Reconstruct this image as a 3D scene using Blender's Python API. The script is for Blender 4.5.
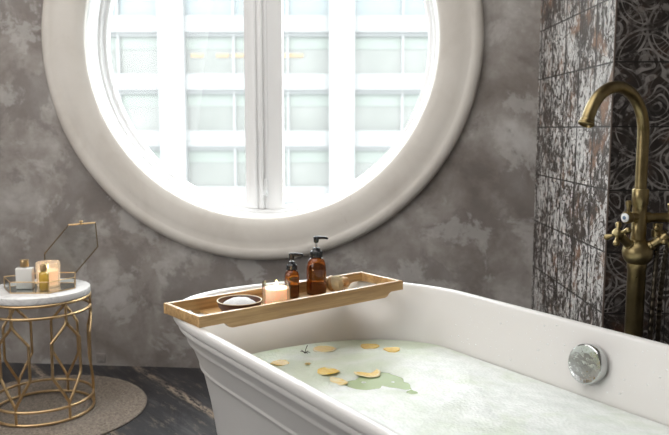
import bpy, bmesh, math, random
from mathutils import Vector, Matrix
from mathutils import noise as mnoise
R = math.radians
PI = math.pi
for o in list(bpy.data.objects):
    bpy.data.objects.remove(o)
scn = bpy.context.scene
COL = scn.collection
random.seed(7)

# ------------------------------------------------------------------ camera
cam_d = bpy.data.cameras.new('camera')
cam = bpy.data.objects.new('camera', cam_d); COL.objects.link(cam)
cam.location = (0, 0, 1.1)
cam.rotation_euler = (R(90 - 6.8), 0, 0)
cam_d.sensor_width = 36.0
cam_d.lens = 36.0 * 740 / 669
cam_d.dof.use_dof = True
cam_d.dof.focus_distance = 2.05
cam_d.dof.aperture_fstop = 4.2
cam_d.clip_end = 300
scn.camera = cam

# ------------------------------------------------------------------ world, lights, exposure
SKY = 20.0        # overcast sky: brightest overhead, about a third of that at the horizon
world = bpy.data.worlds.new('overcast_sky'); scn.world = world
world.use_nodes = True
bg = world.node_tree.nodes['Background']
_t = world.node_tree
_tc = _t.nodes.new('ShaderNodeTexCoord'); _sp = _t.nodes.new('ShaderNodeSeparateXYZ'); _cr = _t.nodes.new('ShaderNodeValToRGB')
_t.links.new(_tc.outputs['Generated'], _sp.inputs[0]); _t.links.new(_sp.outputs['Z'], _cr.inputs['Fac']); _t.links.new(_cr.outputs['Color'], bg.inputs['Color'])
_cr.color_ramp.elements[0].position = 0.0; _cr.color_ramp.elements[0].color = (0.24, 0.25, 0.26, 1)
_cr.color_ramp.elements[1].position = 0.9; _cr.color_ramp.elements[1].color = (0.95, 0.97, 1.0, 1)
bg.inputs['Strength'].default_value = SKY


def area_light(name, loc, target, sx, sy, power, color=(1, 1, 1)):
    l = bpy.data.lights.new(name, 'AREA')
    l.shape = 'RECTANGLE'; l.size = sx; l.size_y = sy
    l.energy = power; l.color = color
    o = bpy.data.objects.new(name, l); COL.objects.link(o)
    o.location = loc
    o.rotation_euler = (Vector(target) - Vector(loc)).to_track_quat('-Z', 'Y').to_euler()
    return o


# soft fill added in front of the left wall's window, in place of daylight
area_light('left_window_fill', (-2.36, 0.75, 1.68), (0.2, 1.6, 1.2), 2.3, 1.4, 30, (1.0, 0.985, 0.97))

area_light('ceiling_fill_light', (-1.0, 1.5, 2.93), (-1.0, 1.5, 0), 2.6, 2.6, 50, (1.0, 0.975, 0.95))  # unseen overhead fill, added to brighten the wall and upward faces

scn.view_settings.view_transform = 'Standard'
scn.view_settings.look = 'None'
scn.view_settings.gamma = 1.0
scn.view_settings.use_curve_mapping = False
scn.view_settings.exposure = 0.10
scn.cycles.use_denoising = True
scn.cycles.max_bounces = 10
scn.cycles.transparent_max_bounces = 16
scn.cycles.caustics_reflective = False
scn.cycles.caustics_refractive = False
scn.cycles.sample_clamp_indirect = 6.0


# ------------------------------------------------------------------ helpers
def link(name, me, parent=None):
    o = bpy.data.objects.new(name, me)
    COL.objects.link(o)
    if parent is not None:
        o.parent = parent
    return o


def obj(name, bm, mat, parent=None, smooth=None, label=None, recalc=True):
    """one mesh object out of a bmesh; smooth = auto-smooth angle in degrees"""
    if recalc:
        bmesh.ops.recalc_face_normals(bm, faces=bm.faces[:])
    me = bpy.data.meshes.new(name)
    if smooth:
        a = R(smooth)
        for f in bm.faces:
            f.smooth = True
        for e in bm.edges:
            if len(e.link_faces) == 2 and e.calc_face_angle(0) > a:
                e.smooth = False
    bm.to_mesh(me); bm.free()
    for m in (mat if isinstance(mat, (list, tuple)) else [mat]):
        me.materials.append(m)
    o = link(name, me, parent)
    if label:
        o['label'] = label
    return o


def thing(name, label, cat, loc=(0, 0, 0), rotz=0.0, group=None):
    o = link(name, None)
    o.location = loc; o.rotation_euler = (0, 0, rotz)
    o.empty_display_size = 0.05
    return tag(o, label, cat, group)


def tag(o, label, cat, group=None, kind=None):
    o['label'] = label; o['category'] = cat
    if group: o['group'] = group
    if kind: o['kind'] = kind
    return o


def struct(o):
    o['kind'] = 'structure'
    return o


def add_box(bm, x0, x1, y0, y1, z0, z1, bevel=0.0, M=None, seg=2):
    r = bmesh.ops.create_cube(bm, size=1.0)
    vs = r['verts']
    for v in vs:
        v.co = Vector(((x0 + x1) / 2 + v.co.x * (x1 - x0), (y0 + y1) / 2 + v.co.y * (y1 - y0), (z0 + z1) / 2 + v.co.z * (z1 - z0)))
        if M is not None:
            v.co = M @ v.co
    if bevel > 0:
        es = set(e for v in vs for e in v.link_edges)
        bmesh.ops.bevel(bm, geom=list(es), offset=bevel, segments=seg, profile=0.5, affect='EDGES', clamp_overlap=True)


def lathe(bm, prof, seg=32, M=None, close=False):
    """revolve (r, z) profile about Z; r=0 ends become poles"""
    rings = []
    for r, z in prof:
        if r < 1e-6:
            p = Vector((0, 0, z))
            rings.append([bm.verts.new(M @ p if M else p)])
        else:
            ring = []
            for k in range(seg):
                a = 2 * PI * k / seg
                p = Vector((r * math.cos(a), r * math.sin(a), z))
                ring.append(bm.verts.new(M @ p if M else p))
            rings.append(ring)
    n = len(rings)
    for i in range(n if close else n - 1):
        A, B = rings[i], rings[(i + 1) % n]
        for k in range(seg):
            k2 = (k + 1) % seg
            if len(A) == 1 and len(B) == 1:
                continue
            if len(A) == 1:
                bm.faces.new((A[0], B[k], B[k2]))
            elif len(B) == 1:
                bm.faces.new((A[k], B[0], A[k2]))
            else:
                bm.faces.new((A[k], A[k2], B[k2], B[k]))


def axis_matrix(p, d):
    """matrix that maps +Z to direction d at point p"""
    q = Vector(d).normalized().to_track_quat('Z', 'Y')
    return Matrix.Translation(Vector(p)) @ q.to_matrix().to_4x4()


def tube(bm, pts, rad, seg=12, closed=False, caps=True):
    """tube of circular section along a polyline; rad is a number or a list"""
    pts = [Vector(p) for p in pts]
    n = len(pts)
    rr = rad if isinstance(rad, (list, tuple)) else [rad] * n
    tang = []
    for i in range(n):
        if closed:
            t = pts[(i + 1) % n] - pts[i - 1]
        else:
            t = pts[min(i + 1, n - 1)] - pts[max(i - 1, 0)]
        tang.append(t.normalized())
    ref = Vector((0, 0, 1)) if abs(tang[0].z) < 0.9 else Vector((1, 0, 0))
    nrm = (ref - tang[0] * ref.dot(tang[0])).normalized()
    rings = []
    for i in range(n):
        t = tang[i]
        nrm = (nrm - t * nrm.dot(t))
        nrm = nrm.normalized() if nrm.length > 1e-6 else t.orthogonal().normalized()
        b = t.cross(nrm)
        rings.append([bm.verts.new(pts[i] + (nrm * math.cos(2 * PI * k / seg) + b * math.sin(2 * PI * k / seg)) * rr[i]) for k in range(seg)])
    m = n if closed else n - 1
    for i in range(m):
        A, B = rings[i], rings[(i + 1) % n]
        for k in range(seg):
            k2 = (k + 1) % seg
            bm.faces.new((A[k], A[k2], B[k2], B[k]))
    if caps and not closed:
        bm.faces.new(rings[0][::-1]); bm.faces.new(rings[-1])


def smooth_path(pts, sub=6):
    """Catmull-Rom through the points"""
    P = [Vector(p) for p in pts]
    P = [P[0] * 2 - P[1]] + P + [P[-1] * 2 - P[-2]]
    out = []
    for i in range(1, len(P) - 2):
        for k in range(sub):
            t = k / sub
            a, b, c, d = P[i - 1], P[i], P[i + 1], P[i + 2]
            out.append(0.5 * ((2 * b) + (c - a) * t + (2 * a - 5 * b + 4 * c - d) * t * t + (3 * b - a - 3 * c + d) * t ** 3))
    out.append(P[-2])
    return out


def ellipsoid(bm, c, rx, ry, rz, M=None, u=20, v=12):
    r = bmesh.ops.create_uvsphere(bm, u_segments=u, v_segments=v, radius=1.0)
    for vt in r['verts']:
        p = Vector((vt.co.x * rx, vt.co.y * ry, vt.co.z * rz)) + Vector(c)
        vt.co = M @ p if M is not None else p


# ------------------------------------------------------------------ materials
class NT:
    def __init__(s, name):
        s.m = bpy.data.materials.new(name); s.m.use_nodes = True
        s.t = s.m.node_tree; s.n = s.t.nodes
        s.b = s.n['Principled BSDF']; s.out = s.n['Material Output']

    def new(s, ty, **kw):
        n = s.n.new(ty)
        for k, v in kw.items():
            setattr(n, k, v)
        return n

    def set(s, sock, v):
        if hasattr(v, 'is_output') or isinstance(v, bpy.types.NodeSocket):
            s.t.links.new(v, sock)
        else:
            sock.default_value = v

    def math(s, op, a, b=0.0, c=None, clamp=False):
        n = s.new('ShaderNodeMath', operation=op); n.use_clamp = clamp
        s.set(n.inputs[0], a); s.set(n.inputs[1], b)
        if c is not None: s.set(n.inputs[2], c)
        return n.outputs[0]

    def coord(s, kind='Object', scale=(1, 1, 1), loc=(0, 0, 0), rot=(0, 0, 0)):
        tc = s.new('ShaderNodeTexCoord'); mp = s.new('ShaderNodeMapping')
        mp.inputs['Scale'].default_value = scale; mp.inputs['Location'].default_value = loc; mp.inputs['Rotation'].default_value = rot
        s.t.links.new(tc.outputs[kind], mp.inputs['Vector'])
        return mp.outputs[0]

    def noise(s, vec, scale=5, detail=4, rough=0.5, dist=0.0, color=False):
        n = s.new('ShaderNodeTexNoise')
        s.t.links.new(vec, n.inputs['Vector'])
        n.inputs['Scale'].default_value = scale; n.inputs['Detail'].default_value = detail
        n.inputs['Roughness'].default_value = rough; n.inputs['Distortion'].default_value = dist
        return n.outputs['Color' if color else 'Fac']

    def ramp(s, fac, stops, interp='LINEAR'):
        n = s.new('ShaderNodeValToRGB'); cr = n.color_ramp; cr.interpolation = interp
        while len(cr.elements) < len(stops): cr.elements.new(0.5)
        for e, (p, c) in zip(cr.elements, stops):
            e.position = p
            e.color = (c, c, c, 1) if isinstance(c, (int, float)) else (c[0], c[1], c[2], 1)
        s.t.links.new(fac, n.inputs['Fac'])
        return n.outputs['Color']

    def mix(s, fac, a, b, blend='MIX'):
        n = s.new('ShaderNodeMix', data_type='RGBA', blend_type=blend)
        s.set(n.inputs[0], fac)
        for sock, v in ((n.inputs[6], a), (n.inputs[7], b)):
            s.set(sock, v if not isinstance(v, tuple) else (v[0], v[1], v[2], 1))
        return n.outputs[2]

    def bump(s, h, strength=0.3, dist=0.01):
        n = s.new('ShaderNodeBump'); n.inputs['Strength'].default_value = strength; n.inputs['Distance'].default_value = dist
        s.t.links.new(h, n.inputs['Height']); s.t.links.new(n.outputs[0], s.b.inputs['Normal'])

    def p(s, **kw):
        for k, v in kw.items():
            k = k.replace('_', ' ')
            if isinstance(v, tuple) and len(v) == 3 and 'Color' in k: v = (*v, 1)
            s.set(s.b.inputs[k], v)
        return s


def simple(name, col, rough=0.5, **kw):
    m = NT(name); m.p(Base_Color=col, Roughness=rough, **kw)
    # a faint unevenness so that no surface is perfectly uniform
    n = m.noise(m.coord(), 30, 3)
    m.set(m.b.inputs['Roughness'], m.math('MULTIPLY_ADD', n, 0.10, max(rough - 0.05, 0.0)))
    return m.m


M = {}


def make_materials():
    # grey mottled polished plaster
    m = NT('grey_plaster')
    v = m.coord()
    a = m.noise(v, 1.7, 6, 0.60, 0.0); b = m.noise(v, 5.0, 7, 0.62, 0.3); c = m.noise(v, 30, 4, 0.6)
    f = m.math('ADD', m.math('MULTIPLY', a, 0.55), m.math('MULTIPLY', b, 0.45))
    f = m.math('ADD', f, m.math('MULTIPLY_ADD', c, 0.06, -0.03))
    col = m.ramp(f, [(0.36, (0.19, 0.163, 0.146)), (0.45, (0.275, 0.243, 0.220)), (0.52, (0.365, 0.333, 0.308)), (0.57, (0.455, 0.428, 0.402)), (0.64, (0.59, 0.57, 0.545))])
    # trowel patches with firmer edges
    d = m.noise(m.coord(loc=(3, 1, 2)), 3.6, 6, 0.66, 0.25)
    col = m.mix(m.ramp(d, [(0.52, 0.0), (0.57, 0.55)]), col, (0.20, 0.175, 0.162))
    e = m.noise(m.coord(loc=(7, 4, 5)), 4.2, 6, 0.66, 0.3)
    col = m.mix(m.ramp(e, [(0.55, 0.0), (0.60, 0.5)]), col, (0.58, 0.56, 0.54))
    m.p(Base_Color=col, Roughness=0.55)
    m.bump(f, 0.12, 0.02); M['plaster'] = m.m

    m = NT('white_ceiling_paint'); m.p(Base_Color=(0.62, 0.60, 0.57), Roughness=0.8); M['ceiling'] = m.m
    m = NT('pale_room_paint'); m.p(Base_Color=(0.50, 0.475, 0.45), Roughness=0.8); M['paint'] = m.m

    # beige plaster ring
    m = NT('beige_stone_ring')
    v = m.coord()
    a = m.noise(v, 3.0, 6, 0.6, 0.4)
    col = m.ramp(a, [(0.3, (0.60, 0.555, 0.50)), (0.55, (0.70, 0.66, 0.605)), (0.8, (0.75, 0.715, 0.665))])
    b = m.ramp(m.noise(v, 9, 5, 0.7, 1.5), [(0.66, 0.0), (0.76, 0.45)])
    col = m.mix(b, col, (0.42, 0.33, 0.25))
    m.p(Base_Color=col, Roughness=0.5); m.bump(a, 0.05, 0.02); M['ring'] = m.m

    M['white_paint'] = simple('white_window_paint', (0.92, 0.92, 0.915), 0.4)
    M['seal'] = simple('grey_window_seal', (0.86, 0.865, 0.865), 0.5)

    # thin window glass
    m = NT('window_glass')
    tr = m.new('ShaderNodeBsdfTransparent'); gl = m.new('ShaderNodeBsdfGlossy'); gl.inputs['Roughness'].default_value = 0.02
    tr.inputs['Color'].default_value = (0.96, 0.98, 0.97, 1)
    lw = m.new('ShaderNodeLayerWeight'); lw.inputs['Blend'].default_value = 0.25
    mx = m.new('ShaderNodeMixShader')
    m.t.links.new(m.math('MULTIPLY', lw.outputs['Fresnel'], 0.6), mx.inputs[0])
    tl = m.new('ShaderNodeBsdfTranslucent'); tl.inputs['Color'].default_value = (1, 1, 1, 1)
    mv = m.new('ShaderNodeMixShader'); mv.inputs[0].default_value = 0.022  # slight white veil mixed in to wash the view out like haze
    m.t.links.new(tr.outputs[0], mv.inputs[1]); m.t.links.new(tl.outputs[0], mv.inputs[2])
    m.t.links.new(mv.outputs[0], mx.inputs[1]); m.t.links.new(gl.outputs[0], mx.inputs[2])
    m.t.links.new(mx.outputs[0], m.out.inputs['Surface']); M['glass'] = m.m

    # clear thin glass of small things, a touch more visible
    m = NT('clear_thin_glass')
    tr = m.new('ShaderNodeBsdfTransparent'); gl = m.new('ShaderNodeBsdfGlossy'); gl.inputs['Roughness'].default_value = 0.04
    tr.inputs['Color'].default_value = (0.955, 0.965, 0.96, 1)
    lw = m.new('ShaderNodeFresnel'); lw.inputs['IOR'].default_value = 1.25
    mx = m.new('ShaderNodeMixShader')
    m.t.links.new(m.math('MULTIPLY_ADD', lw.outputs[0], 0.7, 0.01), mx.inputs[0])
    m.t.links.new(tr.outputs[0], mx.inputs[1]); m.t.links.new(gl.outputs[0], mx.inputs[2])
    m.t.links.new(mx.outputs[0], m.out.inputs['Surface']); M['clear'] = m.m

    # dark worn floor boards running along local X
    m = NT('dark_worn_boards')
    v = m.coord(rot=(0, 0, R(52)))
    br = m.new('ShaderNodeTexBrick'); m.t.links.new(v, br.inputs['Vector'])
    br.inputs['Scale'].default_value = 1.0; br.inputs['Brick Width'].default_value = 1.9; br.inputs['Row Height'].default_value = 0.19
    br.inputs['Mortar Size'].default_value = 0.004; br.inputs['Bias'].default_value = 0.0
    br.inputs['Color1'].default_value = (0.2, 0.2, 0.2, 1); br.inputs['Color2'].default_value = (0.8, 0.8, 0.8, 1); br.inputs['Mortar'].default_value = (0, 0, 0, 1)
    sep = m.new('ShaderNodeSeparateColor'); m.t.links.new(br.outputs['Color'], sep.inputs[0])
    vs = m.coord(scale=(2.2, 22, 1), rot=(0, 0, R(52)))
    mp = m.new('ShaderNodeMapping'); m.t.links.new(v, mp.inputs['Vector']); mp.inputs['Scale'].default_value = (1.6, 16, 1)
    g = m.noise(mp.outputs[0], 2.2, 8, 0.65, 0.3)
    col = m.ramp(g, [(0.34, (0.008, 0.008, 0.010)), (0.52, (0.026, 0.026, 0.030)), (0.68, (0.085, 0.080, 0.080))])
    col = m.mix(m.math('MULTIPLY', sep.outputs[0], 0.5), col, (0.035, 0.035, 0.040))
    # worn, pale scrapes along board edges
    mp2 = m.new('ShaderNodeMapping'); m.t.links.new(v, mp2.inputs['Vector']); mp2.inputs['Scale'].default_value = (2.5, 5.3, 1)
    wv = m.noise(mp2.outputs[0], 1.0, 3, 0.5)
    sp = m.new('ShaderNodeSeparateXYZ'); m.t.links.new(v, sp.inputs[0])
    fr = m.math('ABSOLUTE', m.math('SUBTRACT', m.math('FRACT', m.math('DIVIDE', sp.outputs[1], 0.38)), 0.5))
    edge = m.ramp(fr, [(0.02, 1.0), (0.075, 0.0)])
    mp3 = m.new('ShaderNodeMapping'); m.t.links.new(v, mp3.inputs['Vector']); mp3.inputs['Scale'].default_value = (9, 40, 1)
    sc = m.ramp(m.noise(mp3.outputs[0], 1.6, 6, 0.75), [(0.46, 0.0), (0.53, 1.0)])
    w = m.math('MULTIPLY', m.math('MULTIPLY', edge, sc), m.ramp(wv, [(0.30, 0.3), (0.52, 1.0)]))
    sc2 = m.ramp(m.noise(mp3.outputs[0], 0.9, 7, 0.8), [(0.55, 0.0), (0.62, 1.0)])
    w = m.math('MAXIMUM', w, m.math('MULTIPLY', sc2, 0.35))
    col = m.mix(m.math('MULTIPLY', w, 0.80), col, (0.36, 0.285, 0.215))
    m.p(Base_Color=col, Roughness=m.math('MULTIPLY_ADD', g, 0.3, 0.30)); m.bump(m.math('ADD', g, m.math('MULTIPLY', br.outputs['Fac'], -1.5)), 0.25, 0.004); M['floor'] = m.m

    # jute rug
    m = NT('braided_jute')
    v = m.coord()
    a = m.noise(v, 90, 4, 0.7); b = m.noise(v, 7, 4, 0.6)
    col = m.ramp(a, [(0.3, (0.12, 0.095, 0.072)), (0.55, (0.27, 0.222, 0.178)), (0.75, (0.40, 0.34, 0.28))])
    col = m.mix(m.ramp(b, [(0.4, 0.0), (0.7, 0.45)]), col, (0.22, 0.19, 0.165))
    m.p(Base_Color=col, Roughness=0.9); m.bump(a, 0.8, 0.004); M['jute'] = m.m

    # enamel
    m = NT('white_tub_enamel')
    v = m.coord(); a = m.noise(v, 2.5, 4)
    m.p(Base_Color=m.ramp(a, [(0.3, (0.715, 0.70, 0.68)), (0.7, (0.755, 0.74, 0.72))]), Roughness=0.36, Coat_Weight=0.15, Coat_Roughness=0.2); M['enamel'] = m.m

    # green tinted bath water
    m = NT('green_bath_water')
    v = m.coord(); a = m.noise(v, 6, 3)
    m.p(Base_Color=m.ramp(a, [(0.3, (0.36, 0.46, 0.24)), (0.7, (0.44, 0.53, 0.31))]), Roughness=0.22, IOR=1.33, Specular_IOR_Level=0.25)
    m.bump(m.noise(v, 11, 2), 0.08, 0.01); M['water'] = m.m

    # foam; thin film lets the green water through
    m = NT('bath_foam')
    v = m.coord()
    a = m.noise(v, 5.0, 5, 0.6, 0.6)
    sp = m.new('ShaderNodeSeparateXYZ'); m.t.links.new(v, sp.inputs[0])
    thin = m.math('ADD', m.ramp(a, [(0.46, 0.0), (0.70, 0.62)]), m.math('MULTIPLY', m.ramp(m.math('MULTIPLY_ADD', sp.outputs[0], -1.0, 0.0), [(0.28, 0.0), (0.66, 1.0)]), 0.42), clamp=True)
    att = m.new('ShaderNodeAttribute'); att.attribute_name = 'film'
    thin = m.math('MAXIMUM', thin, att.outputs['Fac'])
    mx_f = m.ramp(m.noise(v, 26, 6, 0.7), [(0.35, (0.72, 0.76, 0.72)), (0.6, (0.83, 0.855, 0.83))])
    col = m.mix(thin, mx_f, (0.57, 0.66, 0.47))
    m.p(Base_Color=col, Roughness=0.55, Subsurface_Weight=0.25, Subsurface_Radius=(0.02, 0.02, 0.02), Subsurface_Scale=0.4)
    vo = m.new('ShaderNodeTexVoronoi'); m.t.links.new(v, vo.inputs['Vector']); vo.inputs['Scale'].default_value = 130
    m.bump(m.math('ADD', vo.outputs['Distance'], m.noise(v, 60, 4)), 0.35, 0.004); M['foam'] = m.m

    # bamboo, grain along local X
    m = NT('bamboo')
    v = m.coord(scale=(2.2, 45, 45))
    a = m.noise(v, 2.0, 6, 0.6, 0.4)
    col = m.ramp(a, [(0.30, (0.36, 0.205, 0.080)), (0.55, (0.56, 0.35, 0.155)), (0.75, (0.70, 0.47, 0.235))])
    m.p(Base_Color=col, Roughness=0.38, Coat_Weight=0.15); m.bump(a, 0.06, 0.003); M['bamboo'] = m.m

    m = NT('dark_turned_wood')
    v = m.coord(scale=(1, 1, 6)); a = m.noise(v, 18, 5, 0.6)
    m.p(Base_Color=m.ramp(a, [(0.3, (0.050, 0.020, 0.012)), (0.7, (0.13, 0.055, 0.030))]), Roughness=0.42); M['dark_wood'] = m.m
    m = NT('light_brush_wood')
    v = m.coord(scale=(1, 5, 5)); a = m.noise(v, 14, 5, 0.6)
    m.p(Base_Color=m.ramp(a, [(0.3, (0.46, 0.27, 0.12)), (0.7, (0.66, 0.43, 0.22))]), Roughness=0.45); M['brush_wood'] = m.m
    m = NT('cream_bristle')
    a = m.noise(m.coord(), 60, 3); m.p(Base_Color=m.ramp(a, [(0.3, (0.80, 0.70, 0.48)), (0.7, (0.92, 0.85, 0.66))]), Roughness=0.7); M['bristle'] = m.m
    m = NT('bath_salt')
    a = m.noise(m.coord(), 260, 3, 0.8); m.p(Base_Color=m.ramp(a, [(0.3, (0.78, 0.78, 0.78)), (0.7, (0.93, 0.93, 0.92))]), Roughness=0.5); m.bump(a, 1.0, 0.006); M['salt'] = m.m

    # amber bottle
    m = NT('amber_glass')
    m.p(Base_Color=(0.27, 0.075, 0.008), Roughness=0.04, IOR=1.45, Transmission_Weight=0.92, Coat_Weight=0.3)
    M['amber'] = m.m
    M['black_plastic'] = simple('black_pump_plastic', (0.014, 0.015, 0.018), 0.25)

    # candle wax; the flame's glow through it is added as emission
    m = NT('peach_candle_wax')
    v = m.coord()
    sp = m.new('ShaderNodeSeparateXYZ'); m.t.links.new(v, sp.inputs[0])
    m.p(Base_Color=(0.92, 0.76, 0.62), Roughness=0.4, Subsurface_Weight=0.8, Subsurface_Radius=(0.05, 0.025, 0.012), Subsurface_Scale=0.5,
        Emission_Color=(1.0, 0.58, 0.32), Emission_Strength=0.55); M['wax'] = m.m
    m = NT('candle_flame'); m.p(Base_Color=(1, 0.8, 0.4), Emission_Color=(1.0, 0.66, 0.28), Emission_Strength=14.0); M['flame'] = m.m
    M['wick'] = simple('burnt_wick', (0.02, 0.015, 0.012), 0.9)

    # metals
    m = NT('aged_brass')
    v = m.coord(); a = m.noise(v, 22, 5, 0.6)
    m.p(Base_Color=m.ramp(a, [(0.3, (0.225, 0.172, 0.082)), (0.7, (0.345, 0.275, 0.14))]), Metallic=1.0, Roughness=m.math('MULTIPLY_ADD', a, 0.2, 0.22)); M['brass'] = m.m
    m = NT('brushed_gold')
    v = m.coord(); a = m.noise(v, 40, 4, 0.6)
    m.p(Base_Color=m.ramp(a, [(0.3, (0.62, 0.43, 0.22)), (0.7, (0.76, 0.55, 0.31))]), Metallic=1.0, Roughness=m.math('MULTIPLY_ADD', a, 0.2, 0.28)); M['gold'] = m.m
    m = NT('polished_chrome'); m.p(Base_Color=(0.55, 0.565, 0.56), Metallic=1.0, Roughness=0.10)
    m.bump(m.noise(m.coord(), 45, 3), 0.25, 0.006); M['chrome'] = m.m
    m = NT('dark_hose_metal'); m.p(Base_Color=(0.085, 0.072, 0.055), Metallic=1.0, Roughness=0.35); M['hose'] = m.m
    m = NT('dark_brass_came'); m.p(Base_Color=(0.20, 0.15, 0.09), Metallic=1.0, Roughness=0.4); M['came'] = m.m
    M['porcelain'] = simple('white_porcelain', (0.78, 0.80, 0.82), 0.15)
    M['blue_enamel'] = simple('blue_grey_enamel', (0.16, 0.24, 0.36), 0.2)

    # marble
    m = NT('white_marble')
    v = m.coord()
    a = m.noise(v, 4, 8, 0.6, 2.0)
    vein = m.ramp(m.math('ABSOLUTE', m.math('SUBTRACT', a, 0.5)), [(0.0, 0.6), (0.012, 0.2), (0.05, 0.0)])
    col = m.mix(vein, (0.88, 0.865, 0.85), (0.52, 0.50, 0.49))
    m.p(Base_Color=col, Roughness=0.25); M['marble'] = m.m
    m = NT('mirror_glass_base'); m.p(Base_Color=(0.55, 0.58, 0.56), Metallic=0.9, Roughness=0.12); M['mirror'] = m.m

    m = NT('frosted_white_bottle'); m.p(Base_Color=(0.86, 0.84, 0.80), Roughness=0.2, Subsurface_Weight=0.3, Subsurface_Radius=(0.01, 0.01, 0.01), Coat_Weight=0.5); M['frosted'] = m.m
    m = NT('yellow_oil_glass'); m.p(Base_Color=(0.86, 0.58, 0.10), Roughness=0.08, Transmission_Weight=0.35, Coat_Weight=0.6); M['yellow'] = m.m
    M['amber_dark'] = M['yellow']
    m = NT('warm_votive_glass'); m.p(Base_Color=(0.95, 0.88, 0.78), Roughness=0.12, IOR=1.3, Transmission_Weight=0.80, Emission_Color=(1.0, 0.72, 0.46), Emission_Strength=0.16); M['votive'] = m.m  # candlelight in the glass is put in as a faint emission

    # citrus
    m = NT('dried_citrus')
    v = m.coord()
    sp = m.new('ShaderNodeSeparateXYZ'); m.t.links.new(v, sp.inputs[0])
    rr = m.math('POWER', m.math('ADD', m.math('MULTIPLY', sp.outputs[0], sp.outputs[0]), m.math('MULTIPLY', sp.outputs[1], sp.outputs[1])), 0.5)
    an = m.math('ARCTAN2', sp.outputs[1], sp.outputs[0])
    seg = m.ramp(m.math('ABSOLUTE', m.math('SINE', m.math('MULTIPLY', an, 4.5))), [(0.06, 1.0), (0.22, 0.0)])
    nz = m.noise(v, 70, 4, 0.6)
    flesh = m.ramp(nz, [(0.3, (0.70, 0.42, 0.03)), (0.7, (0.85, 0.62, 0.12))])
    col = m.mix(m.math('MULTIPLY', seg, 0.55), flesh, (0.80, 0.66, 0.32))
    rind = m.ramp(m.math('DIVIDE', rr, 0.036), [(0.78, 0.0), (0.86, 1.0)])
    col = m.mix(rind, col, (0.80, 0.68, 0.38))
    m.p(Base_Color=col, Roughness=0.35); m.bump(nz, 0.3, 0.003); M['citrus'] = m.m
    m = NT('pale_petal'); nz = m.noise(m.coord(), 40, 3); m.p(Base_Color=m.ramp(nz, [(0.35, (0.80, 0.60, 0.20)), (0.65, (0.88, 0.80, 0.56))]), Roughness=0.5); M['petal'] = m.m
    M['herb'] = simple('dark_dried_herb', (0.06, 0.06, 0.035), 0.7)
    m = NT('clear_droplet'); m.p(Base_Color=(0.95, 0.96, 0.96), Roughness=0.03, Specular_IOR_Level=0.9, Coat_Weight=1.0); M['drop'] = m.m

    # tiles -------------------------------------------------------------
    def tile_base(name):
        m = NT(name)
        tc = m.new('ShaderNodeTexCoord'); sp = m.new('ShaderNodeSeparateXYZ'); m.t.links.new(tc.outputs['Object'], sp.inputs[0])
        return m, tc.outputs['Object'], sp.outputs

    # front: dark brown, raised grey floral ornament, worn
    m, v, xyz = tile_base('ornate_dark_tile')
    S = 0.2
    u = m.math('DIVIDE', xyz[0], S); w = m.math('DIVIDE', xyz[2], S)
    fu = m.math('FRACT', u); fw = m.math('FRACT', w)
    qu = m.math('ABSOLUTE', m.math('SUBTRACT', fu, 0.5)); qw = m.math('ABSOLUTE', m.math('SUBTRACT', fw, 0.5))

    def hyp(a, b): return m.math('POWER', m.math('ADD', m.math('MULTIPLY', a, a), m.math('MULTIPLY', b, b)), 0.5)

    def line(d, r, wd): return m.ramp(m.math('ABSOLUTE', m.math('SUBTRACT', d, r)), [(wd * 0.6, 1.0), (wd, 0.0)])
    d1 = hyp(m.math('SUBTRACT', qu, 0.5), qw); d2 = hyp(qu, m.math('SUBTRACT', qw, 0.5))
    dc = hyp(qu, qw); dk = hyp(m.math('SUBTRACT', qu, 0.5), m.math('SUBTRACT', qw, 0.5))
    pat = line(d1, 0.5, 0.022)
    for L_ in (line(d2, 0.5, 0.022), line(d1, 0.43, 0.012), line(d2, 0.43, 0.012), line(dc, 0.09, 0.02), line(d1, 0.2, 0.018), line(d2, 0.2, 0.018), line(d1, 0.10, 0.03), line(d2, 0.10, 0.03)):
        pat = m.math('MAXIMUM', pat, L_)
    # swirling filigree
    wn = m.noise(v, 9.0, 1, 0.4)
    fil = m.ramp(m.math('ABSOLUTE', m.math('SUBTRACT', m.math('FRACT', m.math('MULTIPLY', wn, 11.0)), 0.5)), [(0.10, 1.0), (0.18, 0.0)])
    fl = m.new('ShaderNodeTexWhiteNoise', noise_dimensions='2D')
    cb = m.new('ShaderNodeCombineXYZ'); m.set(cb.inputs[0], m.math('FLOOR', u)); m.set(cb.inputs[1], m.math('FLOOR', w)); m.t.links.new(cb.outputs[0], fl.inputs['Vector'])
    par = m.math('PINGPONG', m.math('FLOOR', w), 1.0)     # alternate courses carry a different motif
    swirl = m.math('MAXIMUM', fil, m.math('MULTIPLY', pat, 0.25))
    pat = m.math('ADD', m.math('MULTIPLY', m.math('MAXIMUM', pat, m.math('MULTIPLY', fil, 0.45)), m.math('SUBTRACT', 1.0, par)), m.math('MULTIPLY', swirl, par))
    wear = m.ramp(m.noise(v, 10, 6, 0.7, 0.5), [(0.42, 0.10), (0.54, 1.0)])
    flake = m.ramp(m.noise(v, 17, 6, 0.75, 0.4), [(0.56, 0.0), (0.62, 0.65)])
    pat = m.math('MAXIMUM', m.math('MULTIPLY', pat, wear), flake)
    base = m.ramp(m.noise(v, 8, 5, 0.6), [(0.40, (0.014, 0.011, 0.010)), (0.56, (0.032, 0.023, 0.019)), (0.72, (0.12, 0.055, 0.026))])
    col = m.mix(m.math('MULTIPLY', pat, 0.9), base, (0.29, 0.27, 0.255))
    gro = m.math('MAXIMUM', m.ramp(qu, [(0.488, 0.0), (0.494, 1.0)]), m.ramp(qw, [(0.486, 0.0), (0.493, 1.0)]))
    col = m.mix(gro, col, (0.012, 0.010, 0.010))
    m.p(Base_Color=col, Roughness=0.35)
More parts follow.
